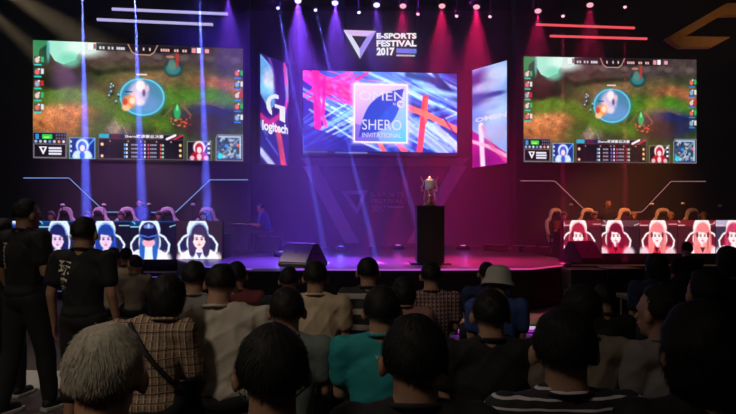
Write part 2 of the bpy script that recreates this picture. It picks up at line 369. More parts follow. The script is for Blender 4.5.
# the sign over the centre screen
SY = 17.6
M_white = glow('sign_white', (0.95, 0.93, 1.0), 1.0)
sg = thing('festival_sign', 'lit E-SPORTS FESTIVAL 2017 sign with triangle emblem above the centre screen', 'sign', W(380, 45, SY))
def sign_poly(name, pts, m): relchild(name, flatpoly(pts, SY, 0.06), m, sg)
sign_poly('emblem_bar', [(343.5, 29.8), (376, 31), (371.5, 36), (349, 35)], glow('emblem_pink', (0.80, 0.55, 0.95), 1))
sign_poly('emblem_left_arm', [(343.5, 29.8), (351.5, 35.2), (359.6, 48.5), (360, 58.3)], glow('emblem_white', (0.80, 0.80, 1.0), 1))
sign_poly('emblem_right_arm', [(376, 31), (360, 58.3), (359.6, 48.5), (367.3, 36)], glow('emblem_violet', (0.42, 0.32, 0.95), 1))
def sy(px0, px1, py0, py1, s, m, bold=0.0, Y=SY, par=None, nm='lettering'):
    return text_at(s, W((px0 + px1) / 2, (py0 + py1) / 2, Y), (py1 - py0) / F * Y, (px1 - px0) / F * Y, X1, Z1, m, par, name=nm, bold=bold, ext=0.02, off=0.0)
sy(376.5, 416.5, 33.2, 38.8, 'E-SPORTS', M_white, 0.04, par=sg)
sy(376.5, 416.5, 40.3, 46.6, 'FESTIVAL', M_white, 0.04, par=sg)
sy(376.5, 394.5, 47.6, 55.6, '2017', M_white, 0.05, par=sg)
sign_poly('ribbon', [(396.5, 48.3), (416.5, 48.9), (416.5, 53), (396.5, 52.4)], glow('ribbon_blue', (0.12, 0.22, 0.85), 1))
sign_poly('fine_line', [(396.5, 54.6), (415, 54.9), (415, 55.9), (396.5, 55.6)], glow('sign_dim', (0.55, 0.55, 0.62), 1))
for hx in (345, 415):
    q = W(hx, 36, SY + 0.09); relchild('support_strut', G().tube([q, (q.x, q.y, 8.0)], 0.02, 6).tube([q, (q.x, YB + 0.05, q.z)], 0.02, 6), M_metal, sg)
# the same mark printed large and dim on the backdrop
sp = thing('backdrop_logo', 'dim printed triangle emblem and E-SPORTS FESTIVAL 2017 lettering on the lower backdrop', 'logo', W(380, 200, YB))
for nm, pts in (('emblem_bar', [(341, 191), (368, 190), (364, 194), (348, 194.5)]), ('emblem_left_arm', [(341, 191), (348, 194.5), (357, 208), (357, 215)]), ('emblem_right_arm', [(368, 190), (357, 215), (357, 208), (362, 194)])):
    relchild(nm, flatpoly(pts, YB - 0.03), M_drop2, sp)
sy(371, 404, 192.5, 197, 'E-SPORTS', M_drop2, 0.02, Y=YB - 0.03, par=sp); sy(371, 404, 199, 203.5, 'FESTIVAL', M_drop2, 0.02, Y=YB - 0.03, par=sp)
sy(371, 386, 205.5, 211.5, '2017', M_drop2, 0.02, Y=YB - 0.03, par=sp)
relchild('ribbon', flatpoly([(388, 206), (404, 206), (404, 208), (388, 208)], YB - 0.03), M_drop2, sp)
# ---------------------------------------------------------------- display pictures (drawn pixel by pixel)
class Cv:
    def __init__(s, w, h, col=(0, 0, 0)):
        s.w, s.h = w, h; s.a = np.zeros((h, w, 3)); s.a[:] = np.array(col) / 255
        s.X, s.Y = np.meshgrid((np.arange(w) + .5) / w, (np.arange(h) + .5) / h)
        s.asp = h / w
    def put(s, m, col, al=1.0):
        m = np.clip(m, 0, 1)[..., None] * al; s.a = s.a * (1 - m) + np.array(col) / 255 * m; return s
    def ell(s, cx, cy, rx, ry, col, al=1.0, soft=0.04, rot=0.0, ring=None):
        x = s.X - cx; y = (s.Y - cy) * s.asp; ry = ry * s.asp; c, n = math.cos(rot), math.sin(rot)
        x, y = x * c + y * n, -x * n + y * c; q = np.sqrt((x / rx) ** 2 + (y / ry) ** 2)
        m = (1 - q) / soft + .5 if ring is None else 1 - np.abs(q - 1) / ring
        return s.put(m, col, al)
    def line(s, pts, wd, col, al=1.0, soft=0.5):
        for (x0, y0), (x1, y1) in zip(pts[:-1], pts[1:]):
            dx, dy = x1 - x0, (y1 - y0) * s.asp; px, py = s.X - x0, (s.Y - y0) * s.asp
            t = np.clip((px * dx + py * dy) / (dx * dx + dy * dy + 1e-12), 0, 1)
            d = np.hypot(px - t * dx, py - t * dy); s.put((wd - d) / (wd * soft + 1e-9) + .5, col, al)
        return s
    def rect(s, x0, y0, x1, y1, col, al=1.0):
        k = s.w; m = np.minimum(np.minimum((s.X - x0) * k + .5, (x1 - s.X) * k + .5), np.minimum((s.Y - y0) * s.h + .5, (y1 - s.Y) * s.h + .5))
        return s.put(m, col, al)
    def poly(s, pts, col, al=1.0):
        ins = np.zeros_like(s.X, bool); n = len(pts)
        for i in range(n):
            (x0, y0), (x1, y1) = pts[i], pts[(i + 1) % n]
            if y0 == y1: continue
            ins ^= ((y0 > s.Y) != (y1 > s.Y)) & (s.X < (x1 - x0) * (s.Y - y0) / (y1 - y0) + x0)
        return s.put(ins.astype(float), col, al)
    def noise(s, amt, fx, fy, seed=0, oct=3):
        r = np.random.default_rng(seed); t = np.zeros_like(s.X)
        for o in range(oct):
            for _ in range(5):
                ax, ay, ph = r.normal(0, fx * 2 ** o), r.normal(0, fy * 2 ** o), r.uniform(0, 6.3); t += np.sin(s.X * ax + s.Y * ay + ph) / 2 ** o
        s.a = np.clip(s.a * (1 + amt * t[..., None] / 3), 0, 1); return s
    def grain(s, amt, seed=0):
        r = np.random.default_rng(seed); g = r.normal(0, 1, (s.h, s.w, 1)); g = (g + np.roll(g, 1, 0) + np.roll(g, 1, 1)) / 2
        s.a = np.clip(s.a * (1 + amt * g), 0, 1); return s
    def blur(s, n=1):
        for _ in range(n):
            p = np.pad(s.a, ((1, 1), (1, 1), (0, 0)), 'edge'); s.a = (p[:-2, 1:-1] + p[2:, 1:-1] + p[1:-1, :-2] + p[1:-1, 2:] + 2 * s.a) / 6
        return s

def screen_mesh(cv, bl, br, tl, trr, name='display', gain=1.0):
    """a lit surface whose corners are bl, br, tl, tr; every vertex is one pixel"""
    w, h = cv.w, cv.h; bl, br, tl, trr = map(Vector, (bl, br, tl, trr))
    U, Vv = np.meshgrid(np.linspace(0, 1, w), np.linspace(0, 1, h))
    B, Rr, T, TR = (np.array(q) for q in (bl, br, tl, trr))
    P = (T[None, None] * ((1 - U) * (1 - Vv))[..., None] + TR * (U * (1 - Vv))[..., None] + B * ((1 - U) * Vv)[..., None] + Rr * (U * Vv)[..., None]).reshape(-1, 3)
    i = (np.arange(h - 1)[:, None] * w + np.arange(w - 1)[None]).reshape(-1)
    Fc = np.stack([i, i + w, i + w + 1, i + 1], 1)
    me = bpy.data.meshes.new(name); me.vertices.add(len(P)); me.vertices.foreach_set('co', P.astype(np.float32).ravel())
    me.loops.add(Fc.size); me.loops.foreach_set('vertex_index', Fc.ravel().astype(np.int32))
    me.polygons.add(len(Fc)); me.polygons.foreach_set('loop_start', np.arange(0, Fc.size, 4, dtype=np.int32)); me.update(calc_edges=True)
    c = cv.a.reshape(-1, 3); lin = np.where(c <= 0.04045, c / 12.92, ((c + 0.055) / 1.055) ** 2.4) * gain
    at = me.color_attributes.new('pixels', 'FLOAT_COLOR', 'POINT')
    at.data.foreach_set('color', np.hstack([lin, np.ones((len(lin), 1))]).astype(np.float32).ravel())
    return me

def display(name, label, cat, cv, quad, group=None, th=0.08, rim=0.03, gain=1.0, frame_mat=None, extra=None):
    """quad = tl, tr, bl, br of the lit area; gives the thing with its housing and display parts"""
    tl, trr, bl, br = (Vector(q) for q in quad)
    t = thing(name, label, cat, bl, 0, group)
    rt = (br - bl).normalized(); up = (tl - bl).normalized(); n = rt.cross(up).normalized()
    relchild('display', screen_mesh(cv, bl, br, tl, trr, gain=gain * 1.15), screen_mat('lit_display'), t)
    o = n * -0.006
    P = [bl - rt * rim - up * rim + o, br + rt * rim - up * rim + o, trr + rt * rim + up * rim + o, tl - rt * rim + up * rim + o]
    relchild('housing', G().prism(P, -n * th), frame_mat or M_black, t)
    return t, rt, up, n

# ---- the match picture shown on both big screens
def match_picture():
    c = Cv(430, 242, (62, 80, 42))
    c.ell(.5, .05, .9, .18, (78, 66, 66), .95, .8).ell(.12, .3, .24, .16, (44, 40, 32), .95, .7).ell(.3, .16, .3, .1, (88, 70, 68), .8, .8)
    c.line([(.0, .42), (.2, .33), (.4, .24)], .03, (38, 42, 28), .7, 2)
    c.ell(.28, .52, .26, .1, (92, 116, 46), .8, .9, -.15).ell(.72, .44, .26, .09, (86, 122, 48), .85, .9, .1).ell(.45, .3, .2, .1, (96, 104, 58), .7, .9)
    c.line([(.3, .45), (.42, .34), (.6, .27), (.8, .29), (.98, .42)], .035, (128, 102, 76), .75, 2.5)
    c.ell(.12, .66, .2, .17, (188, 124, 82), .95, 1.0, -.2).ell(.14, .6, .12, .08, (222, 158, 112), .7, 1).ell(.88, .32, .12, .06, (176, 116, 84), .8, 1).ell(.97, .4, .04, .07, (190, 112, 80), .7, 1).ell(.62, .62, .12, .1, (70, 100, 44), .8, .9)
    c.line([(.0, .5), (.12, .47), (.24, .44)], .03, (84, 104, 44), .8, 2)
    c.ell(.48, .74, .07, .18, (70, 70, 66), .6, 1.2, .2).line([(.55, .6), (.59, .78)], .012, (140, 105, 70), .6, 2).ell(.36, .7, .12, .12, (66, 84, 40), .8, .9)
    c.ell(.84, .6, .17, .17, (50, 52, 88), .92, .6).ell(.77, .68, .1, .1, (66, 46, 46), .8, .8).ell(.8, .47, .14, .035, (96, 88, 84), .8, .8).ell(.9, .55, .1, .05, (40, 46, 96), .8, .9)
    for x, y, rx, ry, rr, g in ((.355, .76, .03, .05, .5, 110), (.385, .70, .03, .08, .6, 134), (.415, .72, .03, .08, .7, 150), (.43, .77, .03, .06, .5, 96), (.33, .8, .03, .03, 0, 84)):
        c.ell(x, y, rx, ry, (g, g * .9, g * .82), .9, .5, rr); c.line([(x - .01, y - ry * .8), (x + .012, y + ry * .7)], .003, (190, 176, 160), .6)
    r = np.random.default_rng(5)
    for _ in range(150):
        x, y = r.uniform(.03, .97), r.uniform(.12, .76); k = r.uniform(.6, 1.35)
        b = c.a[int(y * 241), int(x * 429)] * 255 * k; c.ell(x, y, r.uniform(.006, .03), r.uniform(.008, .03), tuple(b), .5, .9, r.uniform(-1, 1))
    c.line([(.0, .47), (.15, .44), (.3, .5), (.42, .64), (.62, .7)], .03, (92, 122, 44), .75, 1.6).line([(.58, .5), (.7, .47), (.84, .42), (1, .5)], .03, (84, 128, 46), .85, 1.6).line([(.22, .2), (.3, .26), (.42, .22), (.6, .2)], .012, (34, 36, 28), .7, 1.5).line([(.66, .56), (.7, .5), (.84, .49), (.9, .53)], .008, (112, 100, 92), .7, 1).line([(.0, .36), (.1, .38), (.2, .33)], .015, (30, 32, 24), .8, 1.5)
    c.noise(.10, 30, 26, 3); c.noise(.035, 90, 80, 8, 2); c.grain(.09, 2)
    # broken stone ledge along the top
    for i in range(16):
        x = .33 + i * .042; c.ell(x, .105 + .02 * math.sin(i * 2.1), .024, .025, ((120, 108, 108), (86, 76, 80), (104, 90, 84))[i % 3], .7, .7)
    # pale cloth at the top left, green rim in the corner
    c.poly([(0, 0), (.1, 0), (.07, .12), (.03, .2), (0, .2)], (70, 140, 98)).poly([(.03, .08), (.09, 0), (.07, .2), (.02, .22)], (28, 74, 60))
    c.poly([(.07, 0), (.225, 0), (.22, .07), (.205, .11), (.195, .16), (.17, .175), (.14, .2), (.1, .17), (.075, .1)], (178, 230, 212)).ell(.24, .04, .09, .09, (232, 250, 244), .9, .7).ell(.17, .16, .05, .06, (142, 214, 190), .8, .8)
    c.ell(.07, .08, .008, .1, (130, 190, 190), .8, .7)
    # the round pool of light and the figures in it
    c.ell(.507, .455, .113, .17, (70, 138, 176), .55, .3).ell(.507, .455, .104, .158, (92, 146, 180), .85, .1).ell(.515, .53, .07, .07, (120, 190, 226), .7, .9).ell(.507, .455, .103, .156, (120, 226, 255), 1, ring=.07)
    c.ell(.52, .5, .07, .08, (130, 150, 200), .6, .9).ell(.49, .42, .045, .1, (222, 206, 232), .95, .5, .2).ell(.5, .36, .02, .05, (250, 240, 240), .95, .5).ell(.515, .42, .008, .03, (96, 74, 128), .8, .7).ell(.50, .5, .02, .03, (240, 226, 240), .9, .7).ell(.53, .38, .01, .03, (236, 200, 214), .9, .7).ell(.47, .47, .02, .05, (248, 214, 214), .9, .6)
    c.ell(.445, .5, .032, .055, (242, 160, 110), .95, .5).ell(.43, .55, .02, .03, (255, 205, 160), .95, .6).ell(.46, .49, .014, .03, (255, 236, 220), .95, .6).ell(.425, .5, .012, .03, (196, 84, 70), .9, .6)
    for x, y in ((.355, .34), (.37, .36), (.352, .42), (.375, .4), (.362, .47), (.385, .45), (.34, .38), (.39, .5)):
        x += r.normal(0, .009); y += r.normal(0, .014); c.ell(x, y, .006, .014, (96, 126, 146), .85, .7); c.ell(x + .003, y - .006, .003, .006, (226, 240, 246), .95, .6); c.ell(x + .004, y + .016, .008, .007, (34, 46, 42), .7, .6)
    c.rect(.478, .255, .53, .268, (240, 220, 220)).ell(.535, .285, .03, .015, (160, 120, 84), .9, .6).rect(.425, .41, .46, .418, (30, 34, 44))
    # the teal shrine and the green hut
    c.ell(.655, .2, .045, .075, (26, 62, 66), .95, .3).ell(.655, .205, .037, .05, (70, 138, 140), .9, .4).ell(.65, .17, .02, .05, (110, 140, 130), .9, .5).ell(.675, .12, .008, .08, (178, 74, 66), .9, .5).ell(.64, .1, .02, .012, (214, 150, 130), .8, .5)
    c.ell(.675, .585, .016, .06, (58, 168, 112), .95, .4).ell(.675, .54, .006, .03, (130, 226, 160), .9, .5).line([(.65, .54), (.61, .62)], .004, (150, 112, 90), .7).line([(.70, .52), (.74, .6)], .006, (150, 96, 80), .8)
    for k in range(26): x, y = .64 + .1 * r.uniform(0, 1), .62 + .08 * r.uniform(0, 1); c.ell(x, y, r.uniform(.003, .009), r.uniform(.004, .012), ((206, 84, 60), (236, 150, 120), (130, 50, 44), (190, 110, 90))[k % 4], .85, .7, r.uniform(-1, 1))
    # team icons down both sides
    for sd, x0 in ((0, .006), (1, .955)):
        for i in range(5):
            y = .135 + i * .1 if sd == 0 else .19 + i * .098
            c.rect(x0, y, x0 + .03, y + .075, ((90, 70, 66), (70, 84, 96), (126, 70, 62))[i % 3]); c.ell(x0 + .014, y + .034, .011, .024, ((232, 220, 216), (228, 130, 110), (160, 190, 210))[(i + sd) % 3], .95, .5)
            c.rect(x0, y + .068, x0 + .034, y + .08, (60, 210, 200) if sd == 0 else (60, 140, 230)); c.rect(x0 + .031, y + .005, x0 + .044, y + .05, ((60, 180, 110), (230, 226, 226), (190, 60, 60))[i % 3]); c.ell(x0 + .022, y + .01, .005, .008, (250, 250, 250), .9, .5)
    # score strip
    c.rect(.29, .005, .80, .068, (24, 22, 32), .85).poly([(.445, 0), (.575, 0), (.565, .07), (.545, .088), (.475, .088), (.455, .07)], (34, 28, 34))
    c.line([(.44, .005), (.457, .068), (.476, .09), (.544, .09), (.563, .068), (.58, .005)], .0025, (206, 166, 150), .9)
    for x in (.475, .51, .54): c.rect(x, .03, x + .007, .055, (236, 220, 216))
    for x in (.305, .32, .345, .362, .385, .395, .405, .415): c.rect(x, .032, x + .009, .056, (220, 220, 226))
    for x in (.595, .606, .617, .628, .66, .672, .70, .712): c.rect(x, .032, x + .009, .056, (236, 186, 176))
    c.rect(.253, .012, .275, .062, (248, 246, 250)).rect(.278, .015, .288, .055, (150, 100, 100)).rect(.745, .015, .765, .058, (226, 160, 170)).rect(.77, .012, .79, .058, (255, 246, 250)).rect(.81, .02, .83, .055, (240, 170, 190))
    # lower panels
    dk = (20, 20, 30)
    def box(x0, y0, x1, y1, ed, fill=dk):
        c.rect(x0, y0, x1, y1, ed).rect(x0 + .0035, y0 + .006, x1 - .0035, y1 - .006, fill)
    box(.0, .775, .155, .995, (120, 112, 130)); box(.004, .872, .152, .99, (150, 140, 150), (18, 16, 24))
    c.rect(.012, .79, .028, .835, (80, 150, 210)).rect(.042, .792, .088, .832, (60, 200, 90)).rect(.05, .812, .075, .824, (190, 240, 120))
    for i in range(4):
        for j in range(2): c.rect(.105 + i * .012, .79 + j * .028, .112 + i * .012, .806 + j * .028, (120, 116, 140))
    for i, q in enumerate(((190, 200, 226), (200, 210, 230), (226, 232, 240), (140, 170, 220), (214, 216, 230), (240, 170, 130), (236, 236, 240))): c.ell(.014 + i * .021, .853, .007, .013, q, .95, .5)
    c.poly([(.028, .895), (.066, .895), (.047, .965)], (246, 246, 255)).poly([(.039, .905), (.056, .905), (.0475, .937)], (18, 16, 24))
    for j in range(3):
        c.rect(.072, .9 + j * .024, .072 + (.058, .06, .058)[j], .917 + j * .024, (236, 236, 246))
    for (x0, x1, bg, fg, hair, ln) in ((.166, .286, (24, 58, 140), (226, 240, 255), (52, 100, 200), (120, 200, 250)), (.722, .842, (26, 20, 26), (250, 232, 236), (170, 22, 48), (200, 190, 200))):
        box(x0, .815 if x0 < .5 else .83, x1, .995, (150, 190, 220) if x0 < .5 else (160, 140, 140), bg); m = (x0 + x1) / 2
        c.line([(x0 + .08, .9), (x1 - .004, .825)], .003, ln, .9)
        c.ell(m, .885, .03, .06, fg, 1, .25).ell(m, .895, .02, .05, hair, .95, .3).ell(m, .905, .012, .028, (250, 226, 226), 1, .3).ell(m - .022, .96, .02, .035, fg if x0 < .5 else hair, .95, .4).ell(m + .022, .96, .02, .035, fg if x0 < .5 else hair, .95, .4).ell(m, .965, .012, .03, hair if x0 < .5 else (255, 236, 236), .9, .4)
        c.ell(m - .035, .975, .012, .02, fg, .8, .4).ell(m + .035, .975, .012, .02, fg, .8, .4)
        for j in range(3): c.rect(x0 + .004 if x0 < .5 else x1 - .02, .84 + j * .04, x0 + .012 if x0 < .5 else x1 - .006, .86 + j * .04, (226, 232, 250))
    box(.3, .775, .708, .995, (110, 96, 112)); c.rect(.303, .78, .36, .815, (60, 170, 190)).rect(.35, .78, .44, .815, (28, 46, 90)).rect(.36, .78, .40, .815, (120, 40, 60), .7)
    c.rect(.303, .816, .705, .822, (120, 80, 80), .9).line([(.625, .815), (.665, .782)], .006, (250, 240, 246)).line([(.66, .815), (.7, .782)], .004, (214, 70, 90), .9)
    for i in range(4):
        y = .862 + i * .034
        c.rect(.345, y, .351, y + .012, (110, 104, 130), .5)
        for k, x in enumerate((.415, .43, .535, .55, .565)): pass
        for x in (.455, .463, .471, .479, .545, .553, .561, .569): c.rect(x, y, x + .006, y + .014, (176, 172, 196))
        for x, q in ((.42, (110, 170, 220)), (.43, (226, 236, 246)), (.5, (120, 120, 230)), (.515, (226, 226, 246)), (.532, (210, 90, 130)), (.592, (232, 120, 100)), (.602, (170, 216, 210))): c.rect(x, y - .002, x + .008, y + .018, q)
    for i, y in enumerate((.87, .93, .965)):
        c.ell(.318, (.868, .968)[i % 2], .007, .013, (255, 214, 170), 1, .5); c.ell(.69, .868 + i * .045, .007, .013, (255, 206, 150), 1, .5)
    for x in (.355, .44, .5, .52, .575, .645): c.ell(x, .84, .004, .008, (220, 190, 190), .8, .5)
    # small map
    c.poly([(.862, .8), (.872, .765), (1, .765), (1, 1), (.862, 1)], (150, 140, 150)).poly([(.868, .8), (.876, .773), (.995, .773), (.995, .99), (.868, .99)], (66, 84, 118))
    for _ in range(60):
        x, y = r.uniform(.878, .985), r.uniform(.79, .97); q = ((196, 214, 230), (34, 44, 60), (120, 160, 200), (60, 84, 84), (214, 200, 196))[int(r.integers(5))]
        c.ell(x, y, r.uniform(.004, .012), r.uniform(.006, .022), q, .8, .5, r.uniform(-1, 1))
    c.line([(.88, .785), (.985, .785), (.985, .97)], .004, (206, 222, 236), .9).line([(.88, .97), (.985, .79)], .005, (160, 184, 200), .7).ell(.885, .955, .012, .026, (70, 214, 226), 1, .5).ell(.975, .86, .008, .014, (240, 120, 100), 1, .5).ell(.915, .865, .008, .014, (80, 150, 250), 1, .5)
    l = c.a.mean(2, keepdims=True); c.a = np.clip(l + (c.a - l) * 1.2, 0, 1) ** 1.12
    return c
game = match_picture()
def banner_text(px0, px1, py0, py1, s, m, par, rt, up, Y, bold=0.0, off=0.012, nm='lettering'):
    P = W((px0 + px1) / 2, (py0 + py1) / 2, Y); return P

SL = display('game_screen', 'large game screen on the left set wall, streaked by blue pin beams', 'led screen', game, (W(33, 40, 14.7), W(243, 48.6, 15.5), W(33, 158.4, 14.7), W(243, 161.2, 15.5)), 'big game screens')
SRr = display('game_screen', 'large game screen on the right set wall, under the red light bars', 'led screen', game, (W(523.7, 56.4, 16.45), W(696.5, 59.6, 16.7), W(523.7, 162.2, 16.45), W(696.5, 163.4, 16.7)), 'big game screens')
def on_quad(quad, u, v):
    tl, trr, bl, br = (Vector(q) for q in quad); return tl.lerp(trr, u).lerp(bl.lerp(br, u), v)
def write(D, quad, u0, u1, v0, v1, s, m, bold=0.02, nm='lettering', off=0.008):
    t, rt, up, n = D; P = on_quad(quad, (u0 + u1) / 2, (v0 + v1) / 2)
    wd = (on_quad(quad, u1, v0) - on_quad(quad, u0, v0)).length; hh = (on_quad(quad, u0, v1) - on_quad(quad, u0, v0)).length
    return text_at(s, P, hh, wd, rt, up, m, t, name=nm, bold=bold, off=off, ext=0.002)
M_tw = glow('lettering_white', (0.9, 0.9, 0.95), 1.0)
QL = (W(33, 40, 14.7), W(243, 48.6, 15.5), W(33, 158.4, 14.7), W(243, 161.2, 15.5)); QR = (W(523.7, 56.4, 16.45), W(696.5, 59.6, 16.7), W(523.7, 162.2, 16.45), W(696.5, 163.4, 16.7))
for D, Q in ((SL, QL), (SRr, QR)):
    write(D, Q, .425, .61, .782, .812, 'Shero邀请赛总决赛', M_tw, 0.02, 'title_lettering')

# ---- centre screen
def centre_picture():
    c = Cv(330, 178, (24, 34, 110)); r = np.random.default_rng(9)
    c.ell(.1, .3, .25, .5, (30, 28, 110), .9, .9).ell(.85, .75, .3, .4, (16, 40, 140), .9, .9).ell(.45, .1, .3, .3, (90, 130, 220), .8, 1)
    def strk(n, x, y, dx, dy, wd, cols, al, sp):
        for i in range(n):
            a, b = x + r.normal(0, sp), y + r.normal(0, sp); k = r.uniform(.6, 1.3); q = cols[int(r.integers(len(cols)))]
            m = (a + dx * k * .5, b + dy * k * .5 + r.normal(0, .04)); c.line([(a, b), m, (a + dx * k, b + dy * k)], wd * r.uniform(.3, 1.3), q, al, 1.2)
    ice = ((150, 196, 250), (110, 160, 236), (196, 224, 255), (84, 120, 214), (60, 80, 170))
    strk(34, .2, .3, .5, .5, .008, ice, .65, .14); strk(22, .05, .75, .45, -.5, .008, ice, .5, .12); strk(26, .62, .05, .4, .35, .012, ice, .6, .14); strk(14, .6, .75, .4, -.3, .01, ice, .5, .12); strk(12, .75, .6, .25, .35, .012, ((170, 190, 250), (120, 140, 240)), .8, .06)
    c.line([(.68, .03), (.85, .1), (1, .3)], .02, (20, 40, 90), .8, 1).line([(.85, .0), (.97, .25)], .014, (14, 30, 80), .9, 1).line([(.72, .2), (1, .26)], .016, (150, 200, 250), .7, 1.5)
    pk = ((255, 40, 120), (236, 30, 110), (255, 80, 130), (230, 50, 170))
    strk(12, .03, .05, .3, .28, .012, pk, .85, .05); strk(7, .06, .32, .3, -.3, .009, pk, .7, .05); strk(8, .1, .12, .35, .12, .008, pk, .7, .07); strk(5, .25, .1, .2, .35, .007, pk, .6, .06)
    c.line([(.085, .03), (.1, .68)], .022, (245, 26, 104), .95, .8).line([(.06, .1), (.15, .66)], .012, (255, 60, 130), .8, .8).line([(.14, .1), (.135, .5)], .01, (220, 20, 110), .8)
    c.poly([(0, .62), (.06, .68), (.25, .8), (.36, 1), (0, 1)], (20, 26, 96), .75)
    c.line([(.795, .3), (.755, .97)], .019, (255, 62, 84), 1, .4).line([(.8, .32), (.795, .6)], .01, (255, 96, 96), .9)
    c.line([(.62, .38), (.8, .5), (1.0, .68)], .019, (255, 104, 92), .97, .5).line([(.55, .34), (.7, .44)], .018, (255, 84, 120), .8, .8)
    c.line([(.49, .82), (.53, .97)], .014, (255, 90, 84), .95).line([(.6, .82), (.68, .99)], .018, (255, 70, 84), .95).line([(.86, .62), (1, .92)], .016, (150, 160, 240), .8, 1).line([(.9, .5), (.99, .75)], .006, (60, 20, 90), .8)
    c.ell(.62, .68, .11, .22, (110, 130, 200), .5, ring=.3)
    c.noise(.07, 30, 20, 4)
    l = c.a.mean(2, keepdims=True); c.a = np.clip((l + (c.a - l) * 1.15) * 1.22 + .02, 0, 1)
    # the square card
    x0, x1, y0, y1 = .335, .675, .155, .845
    for k, al in ((.03, .25), (.015, .5)): c.rect(x0 - k, y0 - k * 1.6, x1 + k, y1 + k * 1.6, (226, 200, 255), al)
    gx = np.clip((c.X - x0) / (x1 - x0), 0, 1); gy = np.clip((c.Y - y0) / (y1 - y0), 0, 1)
    tlc, trc, blc, brc = (np.array(q) / 255 for q in ((255, 206, 232), (206, 190, 244), (176, 110, 220), (70, 206, 240)))
    g = (tlc * ((1 - gx) * (1 - gy))[..., None] + trc * (gx * (1 - gy))[..., None] + blc * ((1 - gx) * gy)[..., None] + brc * (gx * gy)[..., None])
    m = ((c.X > x0) & (c.X < x1) & (c.Y > y0) & (c.Y < y1))[..., None]; c.a = np.where(m, g, c.a)
    # dark blue leaf from lower left to upper right
    u = gx; v = 1 - gy; s = (u + v) / 2; d = (u - v); inside = m[..., 0] & (np.abs(d) < .36 * np.sin(np.pi * np.clip((s - .08) / .86, 0, 1))) & (s > .08)
    c.put(inside.astype(float), (18, 62, 190), .95); c.put((inside & (d > .05)).astype(float), (30, 96, 220), .6)
    c.poly([(x0, .62), (.47, .7), (.5, y1), (x0, y1)], (60, 60, 190), .45)
    for a, b in (((x0, y0), (x1, y0)), ((x1, y0), (x1, y1)), ((x1, y1), (x0, y1)), ((x0, y1), (x0, y0))): c.line([a, b], .0045, (246, 236, 255), .95)
    # dark strip along the foot
    c.rect(0, .955, 1, 1, (18, 22, 60)).rect(.0, .962, .16, .985, (120, 140, 190), .5).rect(.21, .97, .3, .985, (120, 180, 230), .6).rect(.3, .968, .42, .985, (200, 210, 240), .6)
    return c
QC = (W(302.8, 70.2, 17.6), W(457, 73.6, 17.6), W(302.8, 153.4, 17.6), W(457, 156.4, 17.6))
DC = display('centre_screen', 'centre stage screen with blue and pink streaks and a square title card', 'led screen', centre_picture(), QC, th=0.12, gain=1.2)
M_tc = glow('lettering_pale_card', (0.92, 0.86, 1.0), 1.0)
write(DC, QC, .365, .66, .235, .345, 'OMEN', glow('lettering_omen', (0.95, 0.90, 0.98), 1.0), 0.0, 'card_lettering')
write(DC, QC, .585, .605, .365, .405, 'by', M_tc, 0.01, 'card_lettering'); 
write(DC, QC, .385, .64, .575, .70, 'SHERO', M_tc, 0.0, 'card_lettering'); write(DC, QC, .385, .64, .735, .79, 'INVITATIONAL', M_tc, 0.0, 'card_lettering')
t, rt, up, n = DC; P = on_quad(QC, .635, .385)
relchild('round_mark', G().tube([P + n * .008, P + n * .012], 0.11, 20), M_tc, t); 
text_at('hp', P, 0.13, 0.11, rt, up, glow('mark_blue', (0.02, 0.10, 0.6), 1), t, off=0.016, ext=0.002, name='mark_lettering')

# ---- narrow slanted banners
def banner_left():
    c = Cv(70, 210, (40, 20, 110)); r = np.random.default_rng(3)
    c.poly([(0, 0), (.55, .12), (.6, .4), (.3, .5), (0, .36)], (110, 170, 236)).ell(.3, .22, .2, .1, (226, 226, 255), .9, .8).ell(.1, .32, .3, .05, (130, 200, 250), .8, .8).line([(.3, .02), (.52, .16)], .05, (150, 90, 200), .7, 1)
    c.line([(.55, .1), (.62, .5)], .1, (56, 14, 110), .9, 1).line([(.88, .05), (.97, .35)], .07, (190, 170, 250), .85, .8).line([(.84, .0), (.9, .2)], .04, (250, 60, 130), .9, .8).line([(.95, .35), (.8, .55)], .05, (236, 70, 160), .8, .8)
    c.line([(.02, .56), (.3, .62), (.7, .52)], .07, (236, 36, 110), .8, .8).ell(.25, .62, .35, .05, (190, 40, 150), .8, .9).line([(.6, .66), (.82, 1)], .1, (226, 74, 74), .95, .6).line([(0, .62), (.2, .72)], .06, (96, 150, 240), .7, 1)
    c.ell(.2, .82, .4, .12, (30, 40, 130), .7, .9).line([(0, .88), (.45, 1.02)], .09, (214, 226, 250), .9, .8).line([(.2, .76), (.6, .9)], .03, (90, 110, 220), .7, 1).noise(.08, 10, 30, 2)
    return c
QA = (W(260.4, 53.7, 15.85), W(288.4, 64.6, 17.2), W(260.4, 163.2, 15.85), W(288.4, 165.6, 17.2))
DA = display('slanted_banner_screen', 'narrow slanted banner screen left of the centre screen with a white G emblem', 'banner screen', banner_left(), QA, 'slanted banner screens')
write(DA, QA, .05, .97, .60, .72, 'logitech', M_tw, 0.035, 'logo_lettering')
t, rt, up, n = DA
def gpt(u, v): return on_quad(QA, u, v) + n * 0.008
outer = [(.62, .335), (.5, .33), (.36, .35), (.24, .385), (.18, .43), (.2, .48), (.28, .52), (.38, .54), (.38, .50), (.34, .47), (.32, .43), (.36, .395), (.46, .372), (.62, .37)]
relchild('g_emblem', G().prism([gpt(*q) for q in outer], n * 0.004), M_tw, t)
relchild('g_emblem_bar', G().prism([gpt(*q) for q in [(.48, .425), (.86, .43), (.86, .585), (.66, .57), (.66, .462), (.48, .458)]], n * 0.004), M_tw, t)
